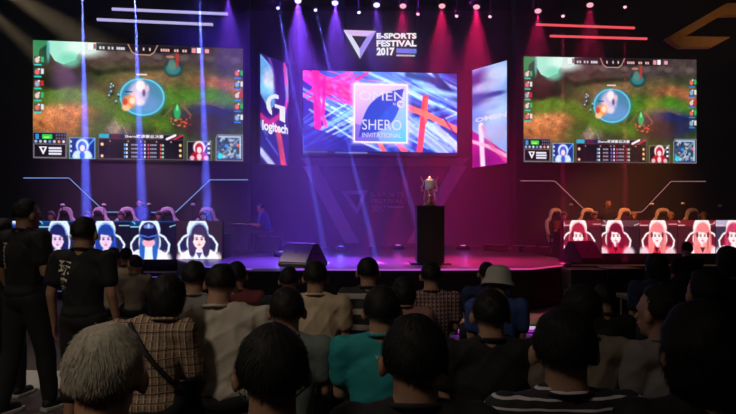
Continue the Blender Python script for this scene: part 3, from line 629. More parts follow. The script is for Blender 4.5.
def banner_right():
    c = Cv(80, 220, (150, 180, 244))
    c.ell(.2, .12, .5, .09, (56, 40, 140), .95, .9).ell(.15, .32, .4, .09, (60, 60, 170), .9, .9).ell(.65, .3, .28, .025, (40, 50, 150), .9, .8).ell(.75, .1, .4, .08, (206, 220, 255), .9, .9).ell(.4, .2, .4, .05, (200, 206, 250), .8, .9)
    c.ell(.6, .47, .5, .12, (186, 216, 255), .9, .9).ell(.1, .5, .3, .1, (90, 120, 226), .7, 1).ell(.5, .42, .3, .03, (130, 170, 240), .7, .9)
    c.poly([(0, .62), (.4, .72), (1, .9), (1, 1), (0, 1)], (190, 20, 150)).ell(.2, .95, .5, .12, (120, 14, 120), .8, .9)
    c.line([(.26, .58), (.32, 1.0)], .07, (255, 226, 246), .97, .7).line([(0, .73), (.45, .8), (1, .93)], .05, (250, 190, 226), .97, .7).line([(.32, .6), (.6, .82), (1, .98)], .05, (255, 110, 170), .6, 1).ell(.7, .68, .4, .08, (196, 196, 250), .7, 1)
    c.noise(.04, 8, 12, 6); return c
QB = (W(472.3, 70.2, 17.7), W(506.8, 60.4, 16.8), W(472.3, 167.8, 17.7), W(506.8, 163.2, 16.8))
DB = display('slanted_banner_screen', 'narrow slanted banner screen right of the centre screen reading OMEN', 'banner screen', banner_right(), QB, 'slanted banner screens')
write(DB, QB, .1, 1.0, .50, .545, 'OMEN', glow('lettering_pale', (0.86, 0.84, 1.0), 1.0), 0.03, 'logo_lettering')

# ---- player portrait screens in front of the desks
def portrait(i, team):
    blue = team == 'L'; r = np.random.default_rng(20 + i + (0 if blue else 50))
    if blue:
        bg, bg2, ch, hr, fc, cl = (22, 16, 40), (10, 84, 168), (222, 238, 255), (30, 62, 158), (236, 206, 240), (226, 240, 255)
        if i == 4: bg, bg2, hr, fc, cl = (44, 26, 40), (50, 32, 46), (60, 44, 84), (255, 222, 224), (238, 244, 255)
        if i == 1: hr = (26, 32, 96)
    else:
        bg, bg2, ch, hr, fc, cl = (70, 22, 32), (120, 30, 40), (255, 240, 240), (178, 34, 62), (255, 236, 236), (196, 24, 60)
        if i == 1: bg, bg2, hr = (48, 22, 30), (96, 58, 66), (120, 12, 44)
        if i in (2, 3): hr, cl = (246, 130, 132), (214, 30, 50) if i == 2 else (250, 150, 150)
        if i == 4: bg, bg2, hr, cl = (64, 52, 76), (190, 176, 206), (206, 60, 100), (226, 220, 236)
    c = Cv(116, 94, bg); c.rect(0, 0, 1, .16 if blue else .3, bg2, .9); c.ell(.1, .02, .5, .22, bg2, .8, .9); c.rect(0, 0, 1, .03, (90, 120, 160) if blue else (150, 70, 70), .5)
    ln = (150, 226, 255) if blue else (255, 190, 190)
    if not (blue and i == 4): c.line([(0, .27), (.25, .27)], .008, ln).line([(.8, .27), (.92, .22), (1.0, .05)] if i % 2 else [(.72, .24), (.95, .24)], .009, ln); c.line([(.02, .02), (.14, .2)], .009, ln) if i % 2 else None
    if i % 2 == 0 and not (blue and i == 4): c.ell(.02, .24, .05, .09, (226, 170, 220) if blue else (255, 220, 220), .9, .6).ell(.0, .5, .06, .2, (70, 40, 90) if blue else (120, 20, 30), .9, .5)
    X = (.45, .42, .47, .40, .50)[i] if blue else (.38, .37, .46, .66, .47)[i]
    # winged racing chair back
    dk2 = (36, 32, 74) if blue else (120, 22, 44)
    sd = (0, .03, -.02, .02, -.03)[i] * (1 if blue else -1)
    wing = [(X + sd - .15, .42), (X + sd - .27, .50), (X + sd - .36, .66), (X + sd - .34, .80), (X + sd - .27, .92)]
    wing2 = [(2 * (X + sd) - a_ + .01, b_) for a_, b_ in wing]
    c.poly([(X + sd - .15, .42)] + wing + [(X + sd - .12, .95)], dk2).poly([(X + sd + .15, .42)] + wing2 + [(X + sd + .12, .95)], dk2)
    c.line(wing, .02, ch).line(wing2, .02, ch)
    c.ell(X + sd, .34, .20, .30, ch, 1, .06).ell(X + sd, .62, .21, .3, ch, 1, .1).ell(X + sd - .13, .6, .05, .2, dk2, .8, .4).ell(X + sd + .13, .6, .05, .2, dk2, .8, .4)
    # shoulders
    c.ell(X, 1.05, .38, .33, cl, 1, .06).ell(X - .3, 1.0, .13, .18, (255, 244, 250), .8, .5).ell(X + .3, 1.0, .13, .18, (255, 244, 250), .8, .5)
    # hair, face
    if blue and i == 3:      # head bowed, cap of hair towards the viewer
        c.ell(X, .42, .17, .26, (44, 76, 170), 1, .08).ell(X - .12, .75, .05, .3, (40, 96, 190), 1, .2).ell(X + .12, .75, .05, .3, (40, 96, 190), 1, .2).ell(X, .62, .12, .1, (250, 176, 196), 1, .2).ell(X, .38, .16, .2, (22, 20, 70), 1, .12).ell(X, .26, .1, .05, (110, 140, 210), .9, .4).line([(X - .17, .45), (X, .5), (X + .17, .45)], .012, (70, 110, 210)).line([(X - .05, .72), (X - .05, .9)], .01, (220, 232, 255)).line([(X, .22), (X + .0, .27)], .02, (180, 200, 240))
    else:
        L = (.26, .3, .3, .3, .26)[i] if blue else (.22, .2, .34, .36, .24)[i]
        c.ell(X, .48, .18, .3, hr, 1, .08).ell(X - .13, .6 + L * .3, .075, L, hr, 1, .2).ell(X + .13, .6 + L * .3, .075, L, hr, 1, .2)
        for k in range(18):
            a = r.uniform(-.17, .17); q = np.clip(np.array(hr) * r.uniform(.55, 1.6), 0, 255); c.line([(X + a * .5, .2 + abs(a)), (X + a, .45), (X + a * 1.15, .6 + L * r.uniform(.2, .9))], .007, tuple(q), .6)
        c.ell(X, .56, .118, .195, fc, 1, .1).ell(X, .74, .05, .08, fc, 1, .3).ell(X + .03, .8, .03, .12, cl if i % 2 else fc, .7, .5)
        c.ell(X - .02, .36, .12, .09, hr, 1, .2, .2).ell(X + .07, .4, .05, .1, hr, .9, .3, -.4)
        ek = (50, 40, 90) if blue else (130, 30, 50)
        for s in (-1, 1):
            c.ell(X + s * .045, .55, .021, .017, ek, .95, .4).line([(X + s * .025, .51), (X + s * .07, .512)], .006, ek, .7)
            c.ell(X + s * .125, .52, .026, .07, (36, 36, 60) if blue else (90, 10, 30), .85, .3)
        c.ell(X, .62, .012, .02, tuple(np.array(fc) * .82), .8, .6).ell(X, .67, .03, .015, (214, 90, 120), .95, .5)
        c.line([(X + .175 * math.cos(a_), .50 - .31 * math.sin(a_)) for a_ in np.linspace(.15, 2.99, 14)], .013, (150, 190, 240) if blue else (255, 200, 200), .75)
        c.poly([(X - .06, .84), (X + .06, .84), (X, .97)], (70, 60, 140) if blue else (90, 8, 26), .9)
    # fill the frame as a close portrait does
    k = 1.16; ii = np.clip(((np.arange(c.h) / c.h - 1.0) / k + 1.0) * c.h, 0, c.h - 1).astype(int); jj = np.clip(((np.arange(c.w) / c.w - X) / k + X) * c.w, 0, c.w - 1).astype(int)
    c.a = c.a[ii][:, jj]; c.grain(.04, i); c.blur(1); return c
# tile edges, left and right of the stage
LT = [(-8, 38), (38, 84), (84, 130), (130, 176), (176, 222)]
RT = [(563.6, 601.5), (601.5, 639.5), (639.5, 677.5), (677.5, 715.5), (715.5, 753.5)]
ll = ['portrait screen at the far left edge, half hidden by a standing man', 'portrait screen of a player with dark blue hair, between the two standing men', 'portrait screen of a long blue haired player beside the standing man with white calligraphy', 'portrait screen of a player with a bowed head under a white chair', 'rightmost portrait of the left row, a player in white on plain dark ground']
rl = ['portrait screen of a crimson haired player above the right stage monitor', 'portrait screen of a dark red haired player in a crimson top', 'portrait screen of a pale pink haired player with clasped red top', 'portrait screen of a pale blonde player leaning left', 'portrait screen with a pale grey ground at the right edge of the photo']
g1, g2 = 'portrait screens below the left desk', 'portrait screens below the right desk'
for i, (a, b) in enumerate(LT): display('portrait_screen', ll[i], 'led screen', portrait(i, 'L'), (W(a + .3, 221, 12.6), W(b - .3, 221, 12.6), W(a + .3, 259.3, 12.6), W(b - .3, 259.3, 12.6)), g1, th=0.05, rim=0.004)
for i, (a, b) in enumerate(RT): display('portrait_screen', rl[i], 'led screen', portrait(i, 'R'), (W(a + .3, 220.2, 14.4), W(b - .3, 220.2, 14.4), W(a + .3, 253.3, 14.4), W(b - .3, 253.3, 14.4)), g2, th=0.05, rim=0.004)

for D, q in ((DC, QC), (DA, QA), (DB, QB)):
    for u in (.25, .75):
        p = on_quad(q, u, .3); relchild('wall_mount', G().tube([(p.x, p.y + .08, p.z), (p.x, YB + .02, p.z)], .03, 8), M_metal, D[0])
# ---------------------------------------------------------------- stage furniture
SZ = 0.70
M_wood = mat('black_lacquered_board', (0.008, 0.007, 0.008), 0.4)
pp = W(429.5, 262, 11.3)
pod = thing('trophy_plinth', 'tall matt black plinth carrying the trophy at the stage front', 'plinth', (pp.x, 11.3, SZ))
obj('column', G().box((0, 0, 0.53), (0.49, 0.45, 1.0)), M_wood, pod, bevel=0.006)
obj('top_plate', G().box((0, 0, 1.04), (0.51, 0.47, 0.02)), M_wood, pod, bevel=0.004)
obj('foot_plate', G().box((0, 0, 0.015), (0.72, 0.6, 0.03)), M_wood, pod, bevel=0.004)
M_gold = mat('polished_trophy_metal', (0.95, 0.70, 0.42), 0.38, metal=0.8, nscale=18, namt=0.25)
tro = thing('trophy', 'gold and silver two handled trophy cup standing on the black plinth', 'trophy', (pp.x, 11.3, SZ + 1.05))
def lathe(prof, n=24, c=(0, 0, 0)):
    V = [(c[0] + r * math.cos(2 * math.pi * k / n), c[1] + r * math.sin(2 * math.pi * k / n), c[2] + z) for z, r in prof for k in range(n)]
    m = len(prof); Fc = [(i * n + k, i * n + (k + 1) % n, (i + 1) * n + (k + 1) % n, (i + 1) * n + k) for i in range(m - 1) for k in range(n)]
    Fc.append(tuple(range(n))[::-1]); Fc.append(tuple((m - 1) * n + k for k in range(n))); return G().add(V, Fc)
obj('base', lathe([(0, .12), (.03, .12), (.035, .10), (.06, .095), (.065, .08), (.10, .075)]), M_gold, tro, smooth=False)
obj('stem', lathe([(.10, .035), (.13, .022), (.17, .02), (.19, .05), (.205, .02), (.24, .02), (.27, .035)]), M_gold, tro, smooth=True)
obj('bowl', lathe([(.27, .03), (.30, .07), (.35, .085), (.41, .08), (.45, .095), (.46, .095)]), mat('trophy_silver', (0.85, 0.78, 0.75), 0.35, metal=0.8), tro, smooth=True)
obj('lid', lathe([(.46, .09), (.475, .08), (.50, .04), (.51, .02), (.53, .028), (.545, .01)]), M_gold, tro, smooth=True)
for s in (-1, 1):
    obj('handle', G().tube([(s * .085, 0, .30), (s * .14, 0, .27), (s * .145, 0, .34), (s * .11, 0, .40), (s * .12, 0, .46), (s * .15, 0, .50), (s * .15, 0, .54)], [.012, .012, .011, .011, .011, .01, .006], 8), M_gold, tro, smooth=True)
    obj('side_post', G().tube([(s * .095, 0, .06), (s * .10, 0, .15), (s * .085, 0, .27)], .012, 8), M_gold, tro, smooth=True)
light('trophy_spot', 'SPOT', (0.2, 7.5, 6.8), 2200, (1, 0.8, 0.7), (pp.x, 11.3, 2.15), spot_size=R(3.6), spot_blend=1.0, shadow_soft_size=0.05)

def wedge(px0, px1, py, Y, rz, label, group):
    c = W((px0 + px1) / 2, py, Y); t = thing('stage_monitor', label, 'speaker', (c.x, Y, SZ), rz, group)
    w2 = (px1 - px0) / F * Y / 2 * 0.80; prof = [(-0.30, 0), (0.30, 0), (0.32, 0.06), (0.03, 0.40), (-0.06, 0.40), (-0.32, 0.06)]
    obj('cabinet', G().prism([(-w2, y, z) for y, z in prof], (2 * w2, 0, 0)), mat('monitor_black_paint', (0.025, 0.024, 0.026), 0.5), t, bevel=0.012)
    # sloped face with grille towards the performers (+y side) and rear face panel
    g = G().prism([(-w2 * .95, -0.306, 0.08), (w2 * .95, -0.306, 0.08), (w2 * .95, -0.076, 0.38), (-w2 * .95, -0.076, 0.38)], (0, -0.014, 0.010))
    obj('grille', g, mat('grey_speaker_grille', (0.06, 0.055, 0.055), 0.5, metal=0.0, nscale=400, namt=0.4), t)
    obj('badge', G().prism([(-.02, -0.206, 0.232), (.02, -0.206, 0.232), (.02, -0.180, 0.266), (-.02, -0.180, 0.266)], (0, -0.006, 0.004)), M_black, t)
    obj('handle', G().box((w2 + 0.004, 0.02, 0.22), (0.012, 0.14, 0.05)), M_metal, t)
    return t
wedge(281, 325, 265, 10.75, R(-30), 'wedge shaped stage monitor with grey face on the left of the stage lip', 'stage monitors')
wedge(563, 598, 262, 11.75, R(24), 'dark wedge shaped stage monitor on the right end of the stage', 'stage monitors')
light('monitor_rim', 'SPOT', (-3.0, 7.0, 6.0), 60, (1.0, 0.8, 0.6), W(304, 256, 10.75), spot_size=R(7), spot_blend=1.0, shadow_soft_size=0.1)

for i, (x, Y) in enumerate(((W(583, 0, 10.0).x, 10.0), (W(620, 0, 10.2).x, 10.2), (W(268, 0, 9.75).x, 9.75))):
    t = thing('subwoofer', ['black bass speaker on the floor under the right stage monitor', 'black bass speaker on the floor, rightmost before the right platform', 'black bass speaker on the floor before the left end of the stage lip'][i], 'speaker', (x, Y, 0), 0, 'bass speakers in front of the stage')
    obj('cabinet', G().box((0, 0, .37), (.56, .5, .70)), M_wood, t, bevel=.012); obj('grille', G().box((0, -.256, .37), (.50, .012, .62)), M_black, t)
    for s in (-1, 1): obj('handle', G().box((s * .285, 0, .45), (.012, .16, .07)), M_metal, t)
# uplights and cable boxes lying along the back of the stage
def uplight(px, Y, col, label, e):
    c = W(px, 250, Y); t = thing('floor_uplight', label, 'stage light', (c.x, Y, SZ), 0, 'small lights along the back of the stage')
    obj('body', G().box((0, 0, 0.06), (0.30, 0.18, 0.10)), M_metal, t, bevel=0.01)
    obj('lens', G().tube([(0, -0.03, 0.11), (0, -0.03, 0.125)], 0.06, 14), glow('uplight_' + label[:4], col, 1.6), t)
    obj('bracket', G().tube([(-.17, 0, 0.0), (-.17, 0, .12), (.17, 0, .12), (.17, 0, 0)], 0.008, 5), M_metal, t)
    light('lamp_of_uplight', 'POINT', (c.x, Y - 0.3, SZ + 0.5), e * .6, col, shadow_soft_size=0.03)
uplight(341, 15.6, (0.15, 0.2, 1.0), 'blue floor light behind the middle of the stage, left of the plinth', 6)
uplight(398, 16.2, (0.8, 0.1, 0.9), 'violet floor light behind the stage, close left of the plinth', 4)
uplight(463, 16.0, (0.6, 0.1, 0.9), 'violet floor light behind the stage, right of the plinth', 4)
uplight(282, 13.2, (0.25, 0.25, 1.0), 'blue floor light near the technician on the left of the stage', 5)
for i, px in enumerate((489, 500, 519, 531, 545)):
    c = W(px, 250, 15.6 - i * 0.3); t = thing('stage_case', ['low cable case at the back of the stage, just right of the plinth', 'low cable case in the middle of the row at the back right of the stage', 'third low cable case of the row at the back right of the stage', 'fourth low cable case of the row, near the right player platform', 'last low cable case, beside the right player platform'][i], 'equipment case', (c.x, 15.6 - i * 0.3, SZ), 0.3 * i, 'cable cases at the back of the stage')
    obj('shell', G().box((0, 0, 0.08), (0.26 + 0.04 * (i % 2), 0.26, 0.15)), M_metal, t, bevel=0.015)
    obj('lid_strip', G().box((0, 0, 0.158), (0.2, 0.2, 0.012)), mat('case_trim', (0.5, 0.45, 0.5), 0.3, metal=0.8), t)
    obj('plug_lead', G().tube([(0.1, -0.1, 0.1), (0.25, -0.2, 0.02), (0.45, -0.15, 0.012), (0.6, -0.25, 0.012)], 0.01, 5), M_black, t, smooth=True)

# player desks
def desk(x0, x1, y, label):
    t = thing('player_desk', label, 'desk', ((x0 + x1) / 2, y, 0.45), 0, 'long player desks'); L = x1 - x0
    obj('desk_top', G().box((0, 0.45, 0.735), (L, 0.66, 0.04)), M_wood, t, bevel=0.005)
    obj('front_panel', G().box((0, 0.10, 0.505), (L, 0.04, 1.01)), M_wood, t)
    for s in (-1, 1): obj('side_panel', G().box((s * (L / 2 - 0.02), 0.45, 0.36), (0.04, 0.62, 0.71)), M_wood, t)
    return t
desk(W(-10, 0, 12.6).x, W(223, 0, 12.6).x, 12.6, 'long black desk behind the left row of portrait screens')
desk(W(562.5, 0, 14.4).x, W(756, 0, 14.4).x, 14.4, 'long black desk behind the right row of portrait screens')
def desk_cam(px, py, Y, label):
    c = W(px, py, Y); z = 1.205; t = thing('desk_camera', label, 'camera', (c.x, Y, z), 0, 'small cameras standing on the player desks')
    obj('pole', G().tube([(0, 0, 0), (0, 0, c.z - z)], 0.008, 6), M_metal, t); obj('foot', G().tube([(0, 0, 0), (0, 0, 0.012)], 0.05, 12), M_metal, t)
    obj('camera_body', G().ell((0, 0, c.z - z + 0.02), (0.05, 0.035, 0.03)), mat('pale_camera_shell', (0.75, 0.72, 0.75), 0.4), t, smooth=True)
for i, (px, py) in enumerate(((62.5, 206), (104, 206), (149, 205.5), (193, 205.5))):
    desk_cam(px, py, 12.95, ['small pale camera above the left standing men on the left desk', 'small pale camera near the low corner of the blue light line', 'small pale camera right of the man standing behind the left desk', 'small pale camera near the right end of the left desk'][i])
for i, (px, py) in enumerate(((571, 205.5), (652, 205), (683, 204.5), (720, 206.5))):
    desk_cam(px, py, 14.75, ['small pale camera at the left end of the right desk', 'small pale camera near the rising pink light line on the right desk', 'small pale camera in the right half of the right desk', 'small pale camera on the right desk near the edge of the photo'][i])

# ---------------------------------------------------------------- people
def remesh(g, voxel, smooth=4, fac=0.5):
    me = g.mesh('tmp'); o = bpy.data.objects.new('tmp', me); COL.objects.link(o)
    m = o.modifiers.new('r', 'REMESH'); m.mode = 'VOXEL'; m.voxel_size = voxel; m.use_smooth_shade = True
    dg = bpy.context.evaluated_depsgraph_get(); out = bpy.data.meshes.new_from_object(o.evaluated_get(dg))
    bpy.data.objects.remove(o); bpy.data.meshes.remove(me)
    n = len(out.vertices); V = np.empty(n * 3); out.vertices.foreach_get('co', V); V = V.reshape(-1, 3)
    E = np.empty(len(out.edges) * 2, int); out.edges.foreach_get('vertices', E); E = E.reshape(-1, 2)
    cnt = np.bincount(E.ravel(), minlength=n)[:, None]
    for _ in range(smooth):
        S = np.stack([np.bincount(E[:, 0], V[E[:, 1], k], n) + np.bincount(E[:, 1], V[E[:, 0], k], n) for k in range(3)], 1)
        V = V * (1 - fac) + S / np.maximum(cnt, 1) * fac
    return out, V
def finish(me, V):
    me.vertices.foreach_set('co', V.ravel()); me.update(); 
    me.polygons.foreach_set('use_smooth', np.ones(len(me.polygons), bool)); return me
def wrinkle(me, V, amp, seed, f=22):
    r = np.random.default_rng(seed); N = np.empty(len(V) * 3); me.vertices.foreach_set('co', V.ravel()); me.update(); me.vertices.foreach_get('normal', N); N = N.reshape(-1, 3)
    t = np.zeros(len(V))
    for k in range(7):
        d = r.normal(0, 1, 3); d[2] *= 0.7; d = d / np.linalg.norm(d) * f * r.uniform(.5, 1.5); ph = r.uniform(0, 6.3)
        w_ = np.sin(V @ (d * 0.23)[[1, 2, 0]] + ph * 2); t += (1 - np.abs(np.sin(V @ d + ph + w_ * 1.3))) ** 2 * (0.5 + 0.5 * w_)
    return V + N * ((t / 7 - 0.08) * amp)[:, None]

SKIN = (0.42, 0.24, 0.16)
def rot(yaw=0, pitch=0, roll=0): return Matrix.Rotation(yaw, 3, 'Z') @ Matrix.Rotation(pitch, 3, 'X') @ Matrix.Rotation(roll, 3, 'Y')

def hair_mesh(M, c, s, style, nstr, seed, thick=0.016):
    """shell that follows the skull plus combed strands, all in the person's own space"""
    r = np.random.default_rng(seed); nu, nv = 72, 54
    th = np.linspace(0.001, math.pi - 0.001, nv)[:, None]; az = np.linspace(0, 2 * math.pi, nu, endpoint=False)[None]
    D = np.stack([np.sin(th) * np.cos(az), np.sin(th) * np.sin(az), np.cos(th) + 0 * az], -1).reshape(-1, 3)
    P0 = r.uniform(0, 6.3, 6)
    bob = style in ('bob', 'long')
    def surf(D):
        x, y, z = D[:, 0], D[:, 1], D[:, 2]
        rx, ry, rz = .078, .098, .098
        base = 1 / np.sqrt((x / rx) ** 2 + (y / ry) ** 2 + (z / rz) ** 2)
        front = np.clip((y + .15) / .7, 0, 1)
        line = -0.42 * (1 - .45 * bob) - .2 * bob + (0.0 if bob else 0.08 * np.abs(x)) + front * (1.12) + (0.55 * np.exp(-((y - .08) / .24) ** 2) * (np.abs(x) > .5) if not bob else 0)
        if bob: line = -0.85 + front * 1.3
        m = np.clip((z - line) / .22, 0, 1); m = m * m * (3 - 2 * m)
        lump = .10 * np.sin(3.1 * x * 2 + P0[0]) * np.sin(4.3 * z * 2 + P0[1]) + .07 * np.sin(9 * x + 5 * y + P0[2]) * np.sin(8 * z + P0[3]) + .04 * np.sin(23 * az2(D) + 5 * z)
        t = thick * (1 if bob else .8) * (0.75 + 0.35 * np.clip(z, 0, 1) + lump * 1.5)
        if bob: t = t + 0.020 * np.clip(.3 - z, 0, 1)
        rad = base + np.where(m > 0, t * m - .014 * (1 - m), -.014)
        Q = D * rad[:, None]
        if bob: Q[:, 2] = np.where(Q[:, 2] < 0, Q[:, 2] * (1.35 if style == 'bob' else 2.2) * m + Q[:, 2] * (1 - m), Q[:, 2])
        return Q, m
    def az2(D): return np.arctan2(D[:, 1], D[:, 0])
    Q, m = surf(D)
    Mn = np.array(M); off = np.array([0, -.005, .02])
    V = ((Q + off) * s) @ Mn.T + np.array(c)
    i = np.arange(nv - 1)[:, None] * nu; k = np.arange(nu)[None]; k2 = (k + 1) % nu
    Fc = np.stack([(i + k).ravel(), (i + nu + k).ravel(), (i + nu + k2).ravel(), (i + k2).ravel()], 1)
    verts = [V]; faces = [tuple(map(int, f)) for f in Fc]; base = len(V)
    if nstr:
        Dr = r.normal(0, 1, (nstr * 3, 3)); Dr /= np.linalg.norm(Dr, axis=1)[:, None]; Qr, mr = surf(Dr); keep = mr > (.45 if bob else .75); Dr, Qr = Dr[keep][:nstr], Qr[keep][:nstr]
        crown = np.array([.12, -.45, .88]); crown /= np.linalg.norm(crown)
        fl = Dr - crown; fl -= Dr * (fl * Dr).sum(1)[:, None]; fl /= np.linalg.norm(fl, axis=1)[:, None] + 1e-6
        fl += np.array([0, 0, -.25]) + r.normal(0, .16, fl.shape); sd = np.cross(Dr, fl); sd /= np.linalg.norm(sd, axis=1)[:, None] + 1e-6
        Ln = r.uniform(.012, .022, (len(Dr), 1)) * (1.3 if bob else 1.0); wd = r.uniform(.0006, .0012, (len(Dr), 1))
        lift = r.uniform(.0, .10, (len(Dr), 1)) * (np.where(np.abs(r.normal(0, 1, (len(Dr), 1))) > 2.0, 2.6, 1)); a = Qr - Dr * .002
        b = a + fl * Ln * .5 + Dr * Ln * lift * .7; e = a + fl * Ln + Dr * Ln * lift * .8 + np.array([0, 0, -.25]) * Ln * (0.3 if not bob else 1)
        S = np.stack([a - sd * wd, a + sd * wd, b + sd * wd * .8, b - sd * wd * .8, e + sd * wd * .15], 1)
        S = ((S + off) * s) @ Mn.T + np.array(c); n = len(Dr); verts.append(S.reshape(-1, 3))
        for q in range(n): o = base + q * 5; faces.append((o, o + 1, o + 2, o + 3)); faces.append((o + 3, o + 2, o + 4))
    me = bpy.data.meshes.new('hair'); me.from_pydata(np.vstack(verts).tolist(), [], faces)
    me.polygons.foreach_set('use_smooth', np.ones(len(me.polygons), bool)); return me

def hand(g, wr, dirv, up, s, side, grip=0.35):
    """palm, four bent fingers and a thumb; dirv from wrist to knuckles, up = back of the hand"""
    d = Vector(dirv).normalized(); u = Vector(up); u = (u - d * u.dot(d)).normalized(); r = d.cross(u) * side     # r: towards the thumb
    wr = Vector(wr); k = wr + d * .085 * s
    for t in (-.026, -.009, .009, .026): g.cap(wr + r * t * .6 * s, k + r * t * s, .015 * s, .0125 * s, n=8)
    for j, (t, L) in enumerate(((.029, .068), (.010, .078), (-.010, .072), (-.028, .055))):
        p = k + r * t * s; a = grip; q = p
        for seg, (f, rr) in enumerate(((.45, .0095), (.32, .0085), (.25, .0075))):
            a2 = a * (seg + 1) * .8; v = (d * math.cos(a2) - u * math.sin(a2) + r * t * 1.5).normalized(); nq = q + v * L * f * s; g.cap(q, nq, rr * s, rr * .92 * s, n=8); q = nq
    b = wr + r * .02 * s + d * .02 * s; m1 = b + (r * .8 + d * .7 - u * .25).normalized() * .045 * s; m2 = m1 + (r * .35 + d * .9 - u * .3).normalized() * .032 * s
    g.cap(b, m1, .014 * s, .011 * s, n=8).cap(m1, m2, .0105 * s, .009 * s, n=8)

def person(label, x, y, z0, s=0.96, face=0.0, pose='sit', lean=0.0, head=(0, 0, 0), hair=('short', (0.012, 0.010, 0.009), 1200), top=None, sleeve=0.62, legs=None, leg_len=1.0,
           arms='lap', seat=0.45, width=1.0, group=None, vox=0.011, seed=0, skin=None, shoes=None, hs=1.0, neck=1.0, detail=True, hoff=0.0):
    """x, y: hips; z0: ground under the feet. pose 'sit' or 'stand'. returns the root Empty"""
    t = thing('person', label, 'person', (x, y, z0), face, group)
    skin = skin or SKIN; Msk = mat('skin_%.2f_%.2f_%.2f' % skin, skin, 0.5, nscale=60, namt=0.08)
    hz_ = (seat + .10 * s) if pose == 'sit' else .93 * s
    L = Matrix.Rotation(-lean, 3, 'X')
    def U(px, py, pz): return Vector((0, 0, hz_)) + L @ Vector((px * s * width, py * s, pz * s))       # above the hips
    def D(px, py, pz): return Vector((px * s, py * s, hz_ + pz * s))
    shz = .46
    if pose == 'sit':
        hips = [D(-.09, 0, 0), D(.09, 0, 0)]; sp = .15
        knees = [D(-sp, .43, .0), D(sp, .43, .0)]; ank = [Vector((-sp * s, .44 * s, .08 * s)), Vector((sp * s, .44 * s, .08 * s))]
        if seat > .55: pass
    else:
        st_ = leg_len if isinstance(leg_len, tuple) else (0.0, 0.0)
        hips = [D(-.085, 0, -.02), D(.085, 0, -.02)]; knees = [D(-.10, .02 + st_[0] * .5, -.44), D(.10, .02 + st_[1] * .5, -.44)]
        ank = [Vector((-.11 * s, (st_[0] - .02) * s, .08 * s)), Vector((.11 * s, (st_[1] - .02) * s, .08 * s))]
    sh = [U(-.19, -.01, shz - .01), U(.19, -.01, shz - .01)]
    if arms == 'lap': el = [U(-.205, .04, .20), U(.205, .04, .20)]; wr = [D(-.12, .27, .11), D(.12, .27, .11)]; hd = [(.3, 1, -.1), (-.3, 1, -.1)]; up = [(0, 0, 1)] * 2
    elif arms == 'prop': el = [U(-.27, -.05, .20), U(.235, .03, .20)]; wr = [D(-.30, -.13, -.03), D(.12, .27, .11)]; hd = [(-.2, .5, -.7), (-.3, 1, -.1)]; up = [(-.2, -1, .1), (0, 0, 1)]
    elif arms == 'front': el = [U(-.235, .04, .20), U(.235, .04, .20)]; wr = [D(-.10, .32, .22), D(.10, .32, .22)]; hd = [(.15, 1, .1), (-.15, 1, .1)]; up = [(0, 0, 1)] * 2
    elif arms == 'desk': el = [U(-.24, .12, .2), U(.24, .12, .2)]; wr = [D(-.15, .42, .2), D(.15, .42, .2)]; hd = [(.1, 1, 0), (-.1, 1, 0)]; up = [(0, 0, 1)] * 2
    elif arms == 'bentright': el = [U(-.235, -.03, .18), U(.245, -.02, .19)]; wr = [D(-.22, .08, -.02), D(.20, .22, .08)]; hd = [(0, .3, -1), (-.3, 1, .1)]; up = [(-1, 0, 0), (0, 0, 1)]
    else: el = [U(-.235, -.03, .17), U(.235, -.03, .17)]; wr = [U(-.25, .04, -.07), U(.25, .04, -.07)]; hd = [(0, .2, -1), (0, .2, -1)]; up = [(-1, 0, 0), (1, 0, 0)]
    nb = U(0, -.015, .50) + Vector((hoff, 0, 0)); HM = L @ rot(head[0], head[1], head[2]) if pose != 'bend' else L
    HM = rot(face * 0 + head[0], head[1] - lean * .35, head[2]); hc = nb + Vector((0, .02 * s, 0)) + HM @ Vector((0, .012, .135)) * s * neck
    h = s * hs
    def H(px, py, pz): return hc + HM @ (Vector((px, py, pz)) * h)
    # --- body, one surface
    g = G()
    g.ell(D(0, 0, 0), (.155 * s * width, .115 * s, .12 * s)).cap(U(0, 0, .02), U(0, .0, .22), .115 * s, .118 * s, sx=1.15 * width, sy=.85).ell(U(0, 0, .30), (.155 * s * width, .105 * s, .19 * s), L)
    g.cap(U(-.13, -.01, shz - .015), U(.13, -.01, shz - .015), .062 * s).cap(U(-.06, -.015, shz + .02), U(.06, -.015, shz + .02), .05 * s)
    g.cap(nb - Vector((0, 0, .04 * s)), hc + HM @ Vector((0, -.02, -.05)) * h, .064 * s, .060 * h)
    g.ell(hc + HM @ Vector((0, -.005, .02)) * h, (.075 * h, .095 * h, .095 * h), HM).ell(H(0, .022, -.045), (.054 * h, .068 * h, .07 * h), HM).ell(H(0, .07, -.088), (.024 * h, .02 * h, .018 * h), HM)
    g.cap(H(0, .088, .01), H(0, .112, -.03), .008 * h, .014 * h, n=10).cap(H(-.035, .08, .022), H(.035, .08, .022), .012 * h, n=10).cap(H(-.02, .086, -.062), H(.02, .086, -.062), .009 * h, n=8)
    for q in (-1, 1): g.ell(H(q * .088, -.006, -.008), (.015 * h, .022 * h, .034 * h), HM, 12, 8)
    for q in (0, 1):
        g.cap(sh[q], el[q], .052 * s, .040 * s).cap(el[q], wr[q], .039 * s, .026 * s)
        hand(g, wr[q], hd[q], up[q], s, 1 if q == 0 else -1)
        g.cap(hips[q], knees[q], .088 * s, .062 * s).cap(knees[q], ank[q], .058 * s, .038 * s)
        g.cap(ank[q] + Vector((0, -.03 * s, -.035 * s)), ank[q] + Vector((0, .15 * s, -.045 * s)), .035 * s, .03 * s)
    me, V = remesh(g, min(vox, 0.0085 if vox < 0.013 else vox), 3); obj('body', finish(me, V), Msk, t)
    # --- clothes
    top = top or mat('cloth_black', (0.012, 0.012, 0.013), 0.85, nscale=120, sheen=0.1)
